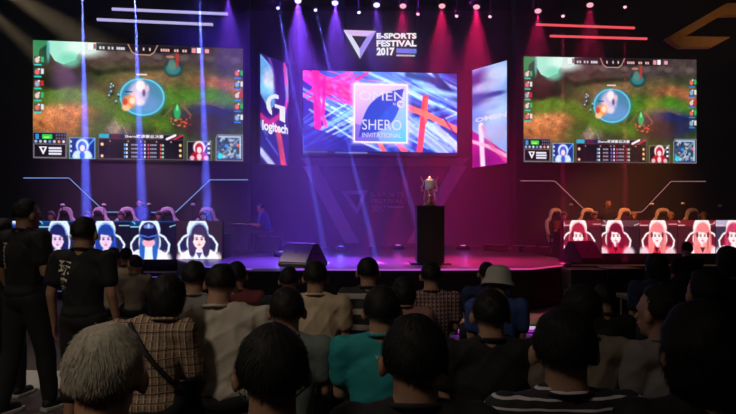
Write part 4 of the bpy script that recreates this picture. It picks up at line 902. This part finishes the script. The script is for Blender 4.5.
    legs = legs or mat('trousers_dark', (0.015, 0.015, 0.018), 0.85, nscale=120)
    a = .020 * s; g = G()
    g.ell(D(0, 0, .03), (.17 * s * width, .135 * s, .10 * s)).cap(U(0, 0, .02), U(0, 0, .22), .13 * s, .138 * s, sx=1.15 * width, sy=.88).ell(U(0, 0, .30), (.155 * s * width + a, .105 * s + a, .19 * s), L)
    g.cap(U(-.13, -.01, shz - .02), U(.13, -.01, shz - .02), .062 * s + a * .8).cap(U(-.06, -.015, shz + .005), U(.06, -.015, shz + .005), .05 * s + a * .8).cap(U(-.15, -.012, shz + .0), U(-.04, -.015, shz + .045), .05 * s, .04 * s).cap(U(.15, -.012, shz + .0), U(.04, -.015, shz + .045), .05 * s, .04 * s)
    for q in (0, 1):
        if sleeve > 1: g.cap(sh[q], el[q], .052 * s + a * .9, .040 * s + a).cap(el[q], el[q].lerp(wr[q], min(1, sleeve - 1)), .040 * s + a, .028 * s + a * .8)
        elif sleeve > 0: g.cap(sh[q], sh[q].lerp(el[q], sleeve), .054 * s + a * .95, .050 * s + a * .9)
    me, V = remesh(g, vox, 6); V = wrinkle(me, V, .048 * s, seed); shirt = obj('shirt', finish(me, V), top, t); t['shirt_name'] = shirt.name
    g = G(); g.ell(D(0, 0, -.015), (.172 * s * width, .13 * s, .115 * s)).cap(U(0, 0, .02), U(0, 0, .07), .125 * s, .122 * s, sx=1.12 * width, sy=.88)
    ll_ = leg_len if not isinstance(leg_len, tuple) else 1.0
    if len(np.atleast_1d(leg_len)) == 3: ll_ = leg_len[2]
    for q in (0, 1): g.cap(hips[q], knees[q], .088 * s + a * .7, .062 * s + a * .8).cap(knees[q], knees[q].lerp(ank[q], ll_ * .93), .062 * s + a * .8, (.04 * s + a) if ll_ > .8 else (.06 * s + a))
    me, V = remesh(g, vox, 5); V = wrinkle(me, V, .02 * s, seed + 1); obj('trousers', finish(me, V), legs, t)
    for q in (0, 1):
        b = ank[q]; fz = .0
        sole = G().prism([(b.x + sx_ * s, b.y + sy_ * s, 0.0) for sx_, sy_ in ((-.04, -.07), (.04, -.07), (.048, .06), (.045, .15), (.02, .195), (-.02, .195), (-.045, .15), (-.048, .06))], (0, 0, .032 * s))
        g = G().cap((b.x, b.y - .03 * s, .055 * s), (b.x, b.y + .14 * s, .042 * s), .043 * s, .036 * s).cap((b.x, b.y - .01, .06 * s), (b.x, b.y - .01, .10 * s), .045 * s, .047 * s)
        me, V = remesh(g, .010, 3); V[:, 2] = np.maximum(V[:, 2], 0.012); so = obj('shoe', finish(me, V), shoes or mat('shoe_dark', (0.02, 0.02, 0.02), 0.6), t)
        obj('sole', sole, mat('sole_white', (0.6, 0.58, 0.54), 0.7) if pose == 'stand' and detail else mat('sole_dark', (0.03, 0.03, 0.03), 0.8), so, bevel=0.006)
    ring = [nb + Vector((.074 * s * math.cos(a_), .070 * s * math.sin(a_) - .004, .012 - .018 * s * math.sin(a_))) for a_ in np.linspace(0, 2 * math.pi, 25)]
    obj('collar', G().tube(ring, .0095 * s, 8), top, t, smooth=True)
    # --- hair
    st, hcol, ns = hair
    if st != 'none':
        hm_ = mat('hair_%.3f_%.3f_%.3f' % tuple(hcol), hcol, 0.62, nscale=90, namt=0.5 if sum(hcol) > .2 else 0.2)
        hm_.node_tree.nodes['Principled BSDF'].inputs['Specular IOR Level'].default_value = 0.25
        obj('hair', hair_mesh(HM, hc, h, st, ns, seed + 3), hm_, t)
    t['hx'] = [hc.x, hc.y, hc.z]; t['hs'] = h
    return t, hc, HM, h, shirt, U, D

def P_sit(px, ptop, Y, label, s=None, **k):
    """a seated person whose head top shows at px, ptop when seated at depth Y"""
    top = W(px, ptop, Y); seat = k.pop('seat', .45); z0 = k.pop('z0', 0)
    s = s or (top.z - z0 - seat) / .865
    return person(label, top.x - k.get('hoff', 0), Y, z0, s=s, pose='sit', seat=seat, **k)

cl = lambda n, c, r=.85: mat('cloth_' + n, c, r, nscale=140, namt=.12, bump=.15)
BLK = (0.010, 0.009, 0.009)
C_white = cl('washed_white', (0.50, 0.45, 0.38)); C_cream = cl('cream', (0.56, 0.44, 0.30)); C_teal = cl('teal', (0.015, 0.27, 0.29)); C_grey = cl('grey_green', (0.14, 0.17, 0.17))
C_black = cl('black', (0.010, 0.010, 0.011)); C_navy = cl('navy', (0.02, 0.03, 0.10)); C_red = cl('dull_red', (0.16, 0.03, 0.035)); C_pink = cl('dusty_pink', (0.34, 0.16, 0.14)); C_blue = cl('mid_blue', (0.04, 0.08, 0.30)); C_beige = cl('beige', (0.22, 0.18, 0.14))
C_lgrey = cl('light_grey', (0.26, 0.24, 0.24))
C_plaid = band_mat('plaid_brown', (0.30, 0.22, 0.15), [('X', 30, .45, (0.16, 0.06, 0.05)), ('X', 30, .16, (0.66, 0.52, 0.34)), ('Z', 22, .16, (0.10, 0.06, 0.06)), ('Z', 34, .10, (0.45, 0.34, 0.20))])
C_check = band_mat('check_pale', (0.36, 0.24, 0.22), [('X', 34, .5, (0.12, 0.05, 0.06)), ('Z', 34, .5, (0.10, 0.04, 0.05)), ('X', 34, .12, (0.55, 0.42, 0.40))])
C_wide = band_mat('stripe_wide', (0.02, 0.02, 0.022), [('Z', 8.5, .36, (0.42, 0.38, 0.34))])
C_thin = band_mat('stripe_thin', (0.018, 0.016, 0.022), [('Z', 38, .24, (0.62, 0.58, 0.62))])

# benches under the audience
M_bench = mat('bench_dark_wood', (0.012, 0.010, 0.009), 0.5, nscale=30)
def bench(x0, x1, y, label, z=.45, dp=.42):
    t = thing('bench', label, 'bench', ((x0 + x1) / 2, y, 0), 0, 'long benches of the audience'); L = x1 - x0
    obj('seat', G().box((0, 0, z - .03), (L, dp, .06)), M_bench, t, bevel=.01)
    n = max(2, int(L / 1.2))
    for i in range(n + 1):
        for s in (-1, 1): obj('leg', G().box((-L / 2 + .08 + (L - .16) * i / n, s * (dp / 2 - .05), (z - .06) / 2), (.05, .05, z - .06)), M_bench, t)
bench(-1.3, 1.45, 1.70, 'front-of-picture bench nearest the camera', dp=.5)
bench(-1.65, -0.35, 3.42, 'bench under the seated man in white and the one in brown plaid', dp=.56)
bench(-0.55, 2.2, 2.88, 'bench under the man in teal and his neighbours', dp=.5)
bench(-1.55, 2.6, 4.5, 'bench of the middle rows, in front of the stage', dp=.62)
bench(2.28, 3.8, 5.3, 'short bench at the right, near the right stage side', dp=.5)
def bvh_of(o):
    me = o.data; V = [v.co.copy() for v in me.vertices]; return BVHTree.FromPolygons(V, [p.vertices[:] for p in me.polygons])
def print_on(t, shirt, s, cx, cz, w_, h_, color, name='print', rotz=0.0, bold=0.02):
    me = text_mesh(s, 1.0, 0.0, bold=bold); V = np.array([v.co[:] for v in me.vertices]); lo, hi = V.min(0), V.max(0); b = bvh_of(shirt)
    bm = bmesh.new(); bm.from_mesh(me); bmesh.ops.subdivide_edges(bm, edges=[e for e in bm.edges if e.calc_length() > .15], cuts=2, use_grid_fill=False); bmesh.ops.triangulate(bm, faces=bm.faces)
    for v in bm.verts:
        x = ((v.co.x - lo[0]) / (hi[0] - lo[0]) - .5) * w_; z = ((v.co.y - lo[1]) / (hi[1] - lo[1]) - .5) * h_
        x, z = x * math.cos(rotz) - z * math.sin(rotz), x * math.sin(rotz) + z * math.cos(rotz)
        hit = b.ray_cast(Vector((cx + x, -1.5, cz + z)), Vector((0, 1, 0)))
        v.co = (hit[0] + Vector((0, -.006, 0))) if hit[0] else Vector((cx + x, -.12, cz + z))
    bm.to_mesh(me); bm.free()
    return obj(name, me, mat('print_%s_%.2f' % (name, color[1]), color, 0.6), t)
def hat_on(p, color, kind='bucket'):
    t, hc, HM, h = p[:4]
    prof = [(-.035, .128), (-.03, .125), (.02, .099), (.06, .094), (.09, .082), (.115, .05), (.12, .002)] if kind == 'bucket' else [(-.01, .093), (.03, .098), (.07, .09), (.10, .068), (.118, .035), (.122, .002)]
    g = G(); n = 40; V = []
    for z, r in prof:
        for k in range(n):
            a = 2 * math.pi * k / n; q = Vector((r * math.cos(a), r * 1.16 * math.sin(a) - .005, z + .02 + (-.014 * math.sin(a) if z < 0 else 0))); V.append(hc + HM @ (q * h))
    m = len(prof); g.add(V, [(i * n + k, i * n + (k + 1) % n, (i + 1) * n + (k + 1) % n, (i + 1) * n + k) for i in range(m - 1) for k in range(n)] + [tuple((m - 1) * n + k for k in range(n))])
    o = obj('hat', g, cl('hat_%.2f' % color[0], color), t, smooth=True); sm = o.modifiers.new('thickness', 'SOLIDIFY'); sm.thickness = .004
    return o
gAud = None
# ---- people standing at the left
S1 = person('man standing at the left in black T-shirt and trousers, vertical lettering on his back', -2.71, 4.9, 0, s=1.0, face=R(-22), pose='stand', leg_len=(-.10, .16, 1.0), arms='bentright', head=(R(-12), 0, 0), hair=('short', BLK, 2500), seed=11, width=1.0, hs=1.03, skin=(0.40, 0.22, 0.14), neck=.97)
z = S1[6](0, 0, .30).z; print_on(S1[0], S1[4], 'NEWEI', -.09, z + .02, .20, .035, (0.55, 0.5, 0.4), 'back_print', rotz=R(-86))
S2 = person('man standing in black T-shirt with two pale brush characters on his back', -2.02, 4.4, 0, s=.912, face=R(-4), pose='stand', leg_len=(0, .05, .45), arms='hang', head=(R(-4), R(-3), 0), hair=('short', BLK, 2500), seed=12, width=1.03, hs=1.1, neck=.97, skin=(0.40, 0.22, 0.14))
z = S2[6](0, 0, .38).z; print_on(S2[0], S2[4], '玩', -.09, z, .10, .10, (0.80, 0.74, 0.62), 'upper_character', rotz=R(-10), bold=.03); print_on(S2[0], S2[4], '客', -.095, z - .105, .075, .085, (0.80, 0.74, 0.62), 'lower_character', rotz=R(-10), bold=.03)
person('person at the far left edge, mostly outside the photo, seen as a dark head', -3.12, 5.3, 0, s=.905, face=R(-10), pose='stand', leg_len=(0, .1, 1.0), arms='hang', seed=13, hs=1.05, vox=.014)
# white bag hanging from the hand between the two standing men
bg = thing('plastic_bag', 'small pale bag standing on the floor cloth between the two standing men', 'bag', (-2.50, 5.85, 0.03))
obj('bag_body', G().prism([(-.11, -.05, 0), (.11, -.05, 0), (.12, .05, 0), (-.12, .05, 0)], (0, 0, .20)), cl('bag_white', (0.5, 0.48, 0.44)), bg, bevel=.02)
for s_ in (-1, 1): obj('handle', G().tube([(-.05, s_ * .03, .2), (-.04, s_ * .03, .27), (.04, s_ * .03, .27), (.05, s_ * .03, .2)], .006, 6), cl('bag_white', (0.5, 0.48, 0.44)), bg)
fm = obj('floor_cloth', G().box((0, 0, 0.012), (1.35, .62, .024)), cl('pale_cloth', (0.80, 0.74, 0.60)), bevel=.006, loc=(-3.05, 5.85, 0.0)); fm.rotation_euler.z = R(-4)
tag(fm, 'pale cream mat on the floor behind the feet of the standing men', 'mat')

# ---- the rows, nearest first
hr = lambda n, c=BLK, st='short': (st, c, n)
P_sit(102, 327, 1.47, 'grey haired person in the nearest row, at the lower left', hair=hr(14000, (0.44, 0.40, 0.32)), head=(R(3), R(-4), 0), top=C_black, hs=1.05, seed=21, vox=.010, skin=(0.52, 0.29, 0.17))
a6 = P_sit(272, 329, 1.60, 'black haired man in the nearest row, in front of the white-shirted back', hair=hr(9000), head=(R(14), R(2), 0), top=C_black, hs=1.10, seed=22, vox=.010)
t, hc, HM, h = a6[:4]
obj('face_mask', G().ell(hc + HM @ (Vector((0, .045, -.055)) * h), (.062 * h, .062 * h, .05 * h), HM), cl('mask_pale', (0.5, 0.6, 0.62)), t, smooth=True)
for s_ in (-1, 1): obj('mask_loop', G().tube([hc + HM @ (Vector((s_ * .062, .045, -.03)) * h), hc + HM @ (Vector((s_ * .084, -.005, .0)) * h), hc + HM @ (Vector((s_ * .085, -.022, -.03)) * h), hc + HM @ (Vector((s_ * .062, .04, -.075)) * h)], .0025, 6), cl('mask_pale', (0.5, 0.6, 0.62)), t, smooth=True)
P_sit(415, 320, 1.75, 'black haired man in the nearest row, covering the right of the teal shirt', hair=hr(9000), head=(R(4), 0, 0), top=C_black, hs=1.12, seed=23, vox=.010)
P_sit(565, 313, 1.86, 'man in a dark T-shirt with thin pale stripes in the nearest row', hair=hr(9000), head=(R(-3), 0, 0), top=C_thin, hs=1.12, seed=24, vox=.010, width=1.05)
P_sit(704, 309, 1.72, 'dark haired person in the nearest row at the lower right corner', hair=hr(9000, BLK, 'bob'), head=(R(3), 0, 0), top=C_black, hs=1.16, seed=25, vox=.010)
a1 = P_sit(166, 276, 3.3, 'long haired person in brown plaid shirt with a black shoulder strap', hair=hr(3500, BLK, 'bob'), top=C_plaid, hs=1.10, seed=31, width=1.02, hoff=.075, arms='front', sleeve=1.3, head=(R(-8), R(-6), 0))
t, hc, HM, h, shirt, U, D = a1; b = bvh_of(shirt); pts = []
A_, B_ = U(-.10, 0, .50), U(.20, 0, .08)
for i in range(26):
    q = A_.lerp(B_, i / 25); hit = b.ray_cast(Vector((q.x, -1.5, q.z)), Vector((0, 1, 0)))
    if hit[0]: pts.append(hit[0] + Vector((0, -.012, 0)))
if len(pts) > 3: obj('shoulder_strap', G().tube(pts, .014, 8), M_black, t, smooth=True)
P_sit(217, 264, 3.55, 'broad man in a white shirt propping himself on the bench with his left arm', hair=hr(3000), top=C_white, hs=1.05, seed=32, width=1.16, hoff=-.055, arms='prop', head=(0, R(-10), R(6)), sleeve=.75)
P_sit(287, 288, 2.98, 'man in a grey-green T-shirt behind the black head of the nearest row', hair=hr(3000), top=C_grey, hs=1.10, seed=33, head=(R(8), 0, 0), s=.87)
P_sit(382, 288, 2.92, 'man in a teal T-shirt with small white lettering on the back', hair=hr(3500), top=C_teal, hs=1.12, seed=34, width=1.10, head=(R(-3), 0, 0))
tl = bpy.data.objects; a10 = [o for o in COL.objects if o.get('label', '').startswith('man in a teal')][0]; sh10 = [c for c in a10.children if c.name.startswith('shirt')][0]
print_on(a10, sh10, 'WE ARE', .02, 1.55 - 136 / F * 2.92, .105, .018, (0.45, 0.5, 0.46), 'back_lettering'); print_on(a10, sh10, 'TEAM', .045, 1.55 - 129 / F * 2.92, .05, .014, (0.12, 0.3, 0.16), 'back_lettering_small')
P_sit(491, 292, 2.86, 'broad dark figure in a black shirt right of the middle', hair=hr(3500), top=C_black, hs=1.12, seed=35, width=1.15, head=(R(2), 0, 0))
P_sit(582, 287, 2.80, 'man with a beige shirt behind the man in thin stripes', hair=hr(3000), top=C_beige, hs=1.10, seed=36, head=(R(-5), 0, 0))
P_sit(661, 288, 2.78, 'person in a black and pale grey shirt turning the head to the left', hair=hr(3500), top=C_lgrey, hs=1.14, seed=37, hoff=-.04, head=(R(20), 0, 0), face=R(10))
P_sit(707, 271, 3.15, 'dark figure in a black shirt behind the lower right corner head', hair=hr(3000), top=C_black, hs=1.08, seed=38, head=(R(5), 0, 0))
P_sit(194, 262, 4.3, 'person in a grey shirt behind the left shoulder of the white-shirted man', hair=hr(1500), top=C_lgrey, hs=1.08, seed=41)
P_sit(236, 262, 4.75, 'person in a dull red shirt behind the right shoulder of the white-shirted man', hair=hr(1500), top=C_red, hs=1.05, seed=42)
P_sit(289, 267, 4.65, 'dark haired person under the left stage monitor', hair=hr(1500), top=C_black, hs=1.0, seed=43)
P_sit(315, 262, 4.25, 'man in a cream T-shirt left of the one in wide stripes', hair=hr(2000), top=C_cream, hs=1.05, seed=44, width=1.08, lean=R(4))
P_sit(368, 258, 4.75, 'man in a T-shirt with wide black and white stripes', hair=hr(1500), top=C_wide, hs=1.06, seed=45)
P_sit(404, 281, 4.2, 'woman in a dusty pink shirt between the striped and the checked shirts', hair=hr(1500, BLK, 'bob'), top=C_pink, hs=1.05, seed=46, s=.80)
P_sit(431, 262, 4.7, 'man in a checked shirt in front of the trophy plinth', hair=hr(1500), top=C_check, hs=1.02, seed=47, width=1.05)
a13 = P_sit(497, 268, 4.35, 'person in a pale bucket hat and blue shirt', hair=hr(600), top=C_blue, hs=1.12, seed=48, head=(R(-6), R(-8), R(5))); hat_on(a13, (0.46, 0.45, 0.42))
bench(.6, 1.6, 5.35, 'short bench behind the bucket hat, nearest the stage', dp=.4)
P_sit(487, 262, 5.3, 'dark head just behind the pale bucket hat', hair=hr(800), top=C_navy, hs=1.0, seed=49)
P_sit(604, 284, 4.0, 'dark figure between the right stage monitor and the beige shirt', hair=hr(800), top=C_black, hs=1.0, seed=50)
P_sit(657, 254, 5.25, 'dark seated figure before the third portrait of the right row', hair=hr(800, BLK, 'bob'), top=C_navy, hs=1.05, seed=51)
#P_sit(636, 264, 5.3, 'dark seated figure in red light left of the third right-hand portrait', hair=hr(800), top=C_red, hs=1.0, seed=52)
P_sit(729, 247, 5.35, 'dark haired figure at the right edge before the last portrait', hair=hr(800, BLK, 'bob'), top=C_black, hs=1.05, seed=53)
bench(3.6, 5.6, 8.8, 'short bench far forward on the right, near the stage steps')
P_sit(687, 242, 8.8, 'small dark figure far forward, before the blonde portrait', hair=hr(300), top=C_black, hs=1.05, seed=54, vox=.016)
bench(-3.6, -2.4, 7.5, 'low bench far forward on the left, under the pale-shirted child', z=.36, dp=.4)
bench(-3.9, -2.7, 8.2, 'low bench farthest forward on the left', z=.36, dp=.4)
P_sit(113, 249, 7.5, 'small person in a pale shirt beside the man with brush characters', hair=hr(400), top=C_cream, hs=1.15, seed=55, vox=.015, seat=.36)
P_sit(126, 249, 8.2, 'small dark haired person next to the pale-shirted one at the left', hair=hr(400), top=C_red, hs=1.15, seed=56, vox=.015, seat=.36)
P_sit(135, 257, 7.4, 'smallest child with a pale face on the far left bench', hair=hr(400), top=C_beige, hs=1.25, seed=57, vox=.015, seat=.36, head=(R(60), 0, 0))

# ---- players, their chairs and the crew on stage
M_rim = mat('white_chair_leather', (0.75, 0.72, 0.72), 0.4); M_seatb = mat('black_chair_leather', (0.02, 0.02, 0.024), 0.4)
def gaming_chair(x, y, z0, rz, label, group):
    t = thing('gaming_chair', label, 'chair', (x, y, z0), rz, group)
    def shell(sc, yo, th):
        P = [(-.20, .42), (-.24, .60), (-.30, .86), (-.29, 1.0), (-.19, 1.10), (-.17, 1.22), (-.12, 1.31), (0, 1.34), (.12, 1.31), (.17, 1.22), (.19, 1.10), (.29, 1.0), (.30, .86), (.24, .60), (.20, .42)]
        return G().prism([(px * sc, yo - .1 * 0, (z - .88) * sc + .88) for px, z in P], (0, th, 0))
    obj('back_shell', shell(1.0, -.36, .07), M_rim, t, bevel=.02); obj('back_pad', shell(.74, -.30, .035), M_seatb, t, bevel=.012)
    obj('head_pillow', G().ell((0, -.25, 1.20), (.11, .035, .06)), M_seatb, t, smooth=True)
    obj('seat', G().box((0, -.02, .42), (.50, .52, .09)), M_seatb, t, bevel=.03)
    for s in (-1, 1): obj('armrest', G().tube([(s * .27, -.1, .42), (s * .29, -.1, .62)], .018, 8).box((s * .29, -.02, .635), (.07, .26, .03)), M_seatb, t)
    obj('pedestal', G().tube([(0, -.02, .10), (0, -.02, .40)], .03, 10), M_metal, t)
    for k in range(5):
        a = 2 * math.pi * k / 5; obj('foot', G().tube([(0, -.02, .10), (.28 * math.cos(a), -.02 + .28 * math.sin(a), .06)], [.025, .015], 6).ell((.28 * math.cos(a), -.02 + .28 * math.sin(a), .03), (.03, .03, .03), None, 8, 6), M_metal, t)
    return t
gp1, gp2 = 'players behind the left desk', 'players behind the right desk'
proto = {}
def player(px, Y, team, i, label, clabel):
    x = W(px, 200, Y).x
    gaming_chair(x, Y + .05, .45, R(180) + rng.uniform(-.25, .25), clabel, 'gaming chairs behind the %s desk' % team)
    col = (0.05, 0.03, 0.03) if team == 'left' else ((0.30, 0.16, 0.06) if i in (2, 3, 4) else (0.08, 0.03, 0.02))
    p = person(label, x + rng.uniform(-.05, .05), Y - .02, .45, s=.88, face=R(180) + rng.uniform(-.2, .2), pose='sit', seat=.47, arms='desk', lean=R(10), head=(rng.uniform(-.3, .3), R(-12), 0), hair=('long', col, 500),
               top=[C_white, C_red][team == 'right'], hs=1.0, seed=70 + i + (10 if team == 'right' else 0), vox=.016, group=gp1 if team == 'left' else gp2)
    t, hc, HM, h = p[:4]
    pts = [hc + HM @ (Vector((.097 * math.cos(a), -.01, .02 + .125 * math.sin(a))) * h) for a in np.linspace(0, math.pi, 13)]
    hs_ = thing('headset', 'headset of the %s' % clabel.split('chair of the ')[1], 'headset', t.location, t.rotation_euler.z, 'headsets of the %s players' % team)
    obj('head_band', G().tube(pts, .011, 8), mat('headset_shell', (0.4, 0.36, 0.38), 0.35), hs_, smooth=True)
    for s in (-1, 1): obj('ear_cup', G().ell(hc + HM @ (Vector((s * .097, -.005, -.005)) * h), (.02 * h, .036 * h, .042 * h), HM), M_seatb, hs_, smooth=True)
    for s in (-1, 1):
        e = obj('eye', G().ell(hc + HM @ (Vector((s * .03, .083, .004)) * h), (.011 * h, .009 * h, .008 * h), HM, 12, 8), mat('eye_white', (0.5, 0.48, 0.46), 0.3), t, smooth=True)
    return p
LPX = (55, 90, 124, 163, 204); RPX = (563, 592, 633, 667, 701)
ln = ['leftmost player of the left team', 'second player from the left behind the left desk, above the standing man', 'middle player of the left team', 'player right of the standing crew man on the left', 'rightmost player of the left team']
rn = ['leftmost player of the right team', 'second player from the left behind the right desk', 'middle player of the right team with light hair', 'player with light hair under the rising pink line', 'rightmost player of the right team']
for i, px in enumerate(LPX): player(px, 14.0, 'left', i, ln[i], 'white rimmed gaming chair of the ' + ln[i].replace(' behind the left desk, above the standing man', ' on the left'))
for i, px in enumerate(RPX): player(px, 15.66, 'right', i, rn[i], 'white rimmed gaming chair of the ' + rn[i].replace(' behind the right desk', ' on the right'))
c = W(140.5, 196, 14.75)
person('crew man in a blue polo shirt facing the audience behind the left desk', c.x, 14.75, .45, s=.905, face=R(180), pose='stand', arms='hang', head=(0, R(-8), 0), hair=('short', BLK, 400), top=C_blue, seed=90, vox=.014)
c = W(608, 198, 16.2)
person('crew person looking sideways behind the right desk', c.x, 16.2, .45, s=.92, face=R(160), pose='stand', arms='hang', head=(R(30), R(-5), 0), hair=('short', (0.05, 0.03, 0.02), 400), top=C_black, seed=91, vox=.014)
# technician at the left of the stage
cx = W(264, 203, 15.0).x
cs = thing('flight_case', 'low black case the technician sits on at the left of the stage', 'equipment case', (cx + .12, 15.0, SZ)); obj('case_body', G().box((0, 0, .19), (.5, .5, .36)), M_wood, cs, bevel=.015); obj('case_edge', G().box((0, 0, .19), (.515, .515, .02)), M_metal, cs)
person('technician in a blue shirt leaning over a console on the left of the stage', cx + .10, 15.0, SZ, s=.93, face=R(82), pose='sit', seat=.40, arms='desk', lean=R(16), head=(0, R(-14), 0), hair=('short', BLK, 500), top=C_blue, seed=92, vox=.014)
kx = cx - .62; kt = thing('control_console', 'small tilted console on a stand in front of the technician', 'mixer', (kx, 15.0, SZ))
obj('panel', G().box((0, 0, .66), (.38, .6, .05), rx=0), M_metal, kt, bevel=.01)
for s in (-1, 1): obj('leg', G().tube([(0, s * .22, .64), (s * .12, s * .22, 0)], .016, 6).tube([(0, s * .22, .64), (-s * .12, s * .22, 0)], .016, 6), M_metal, kt)
obj('indicator_strip', G().box((.02, 0, .688), (.2, .4, .006)), glow('console_glow', (0.75, 0.3, 0.6), .5), kt)
# footlights on the floor seen between the people
for px, py, lab in ((462, 330, 'lit violet footlight on the floor right of the checked shirt'), (530, 329, 'lit violet footlight on the floor right of the broad dark figure'), (607, 331, 'lit blue-violet footlight on the floor left of the grey shirt')):
    Y = 1.50 * F / (py - HY); X = (px - 368) / F * Y; t = thing('footlight', lab, 'stage light', (X, Y, 0), 0, 'footlights on the hall floor')
    obj('body', G().box((0, 0, .06), (.17, .10, .10)), M_metal, t, bevel=.01); obj('lamp_face', G().box((0, -.052, .075), (.12, .006, .045)), glow('foot_white' if px < 600 else 'foot_violet', (0.55, 0.45, 0.6) if px < 600 else (.2, .1, .6), .9), t)
    obj('lower_filter', G().box((0, -.052, .033), (.12, .006, .03)), glow('foot_magenta', (0.5, 0.02, 0.6), .8), t); obj('foot_bracket', G().box((0, 0, .008), (.22, .14, .012)), M_metal, t)
    light('lamp_of_footlight', 'POINT', (X, Y - .12, .08), 0.8, (0.5, 0.1, 1.0), shadow_soft_size=.02)
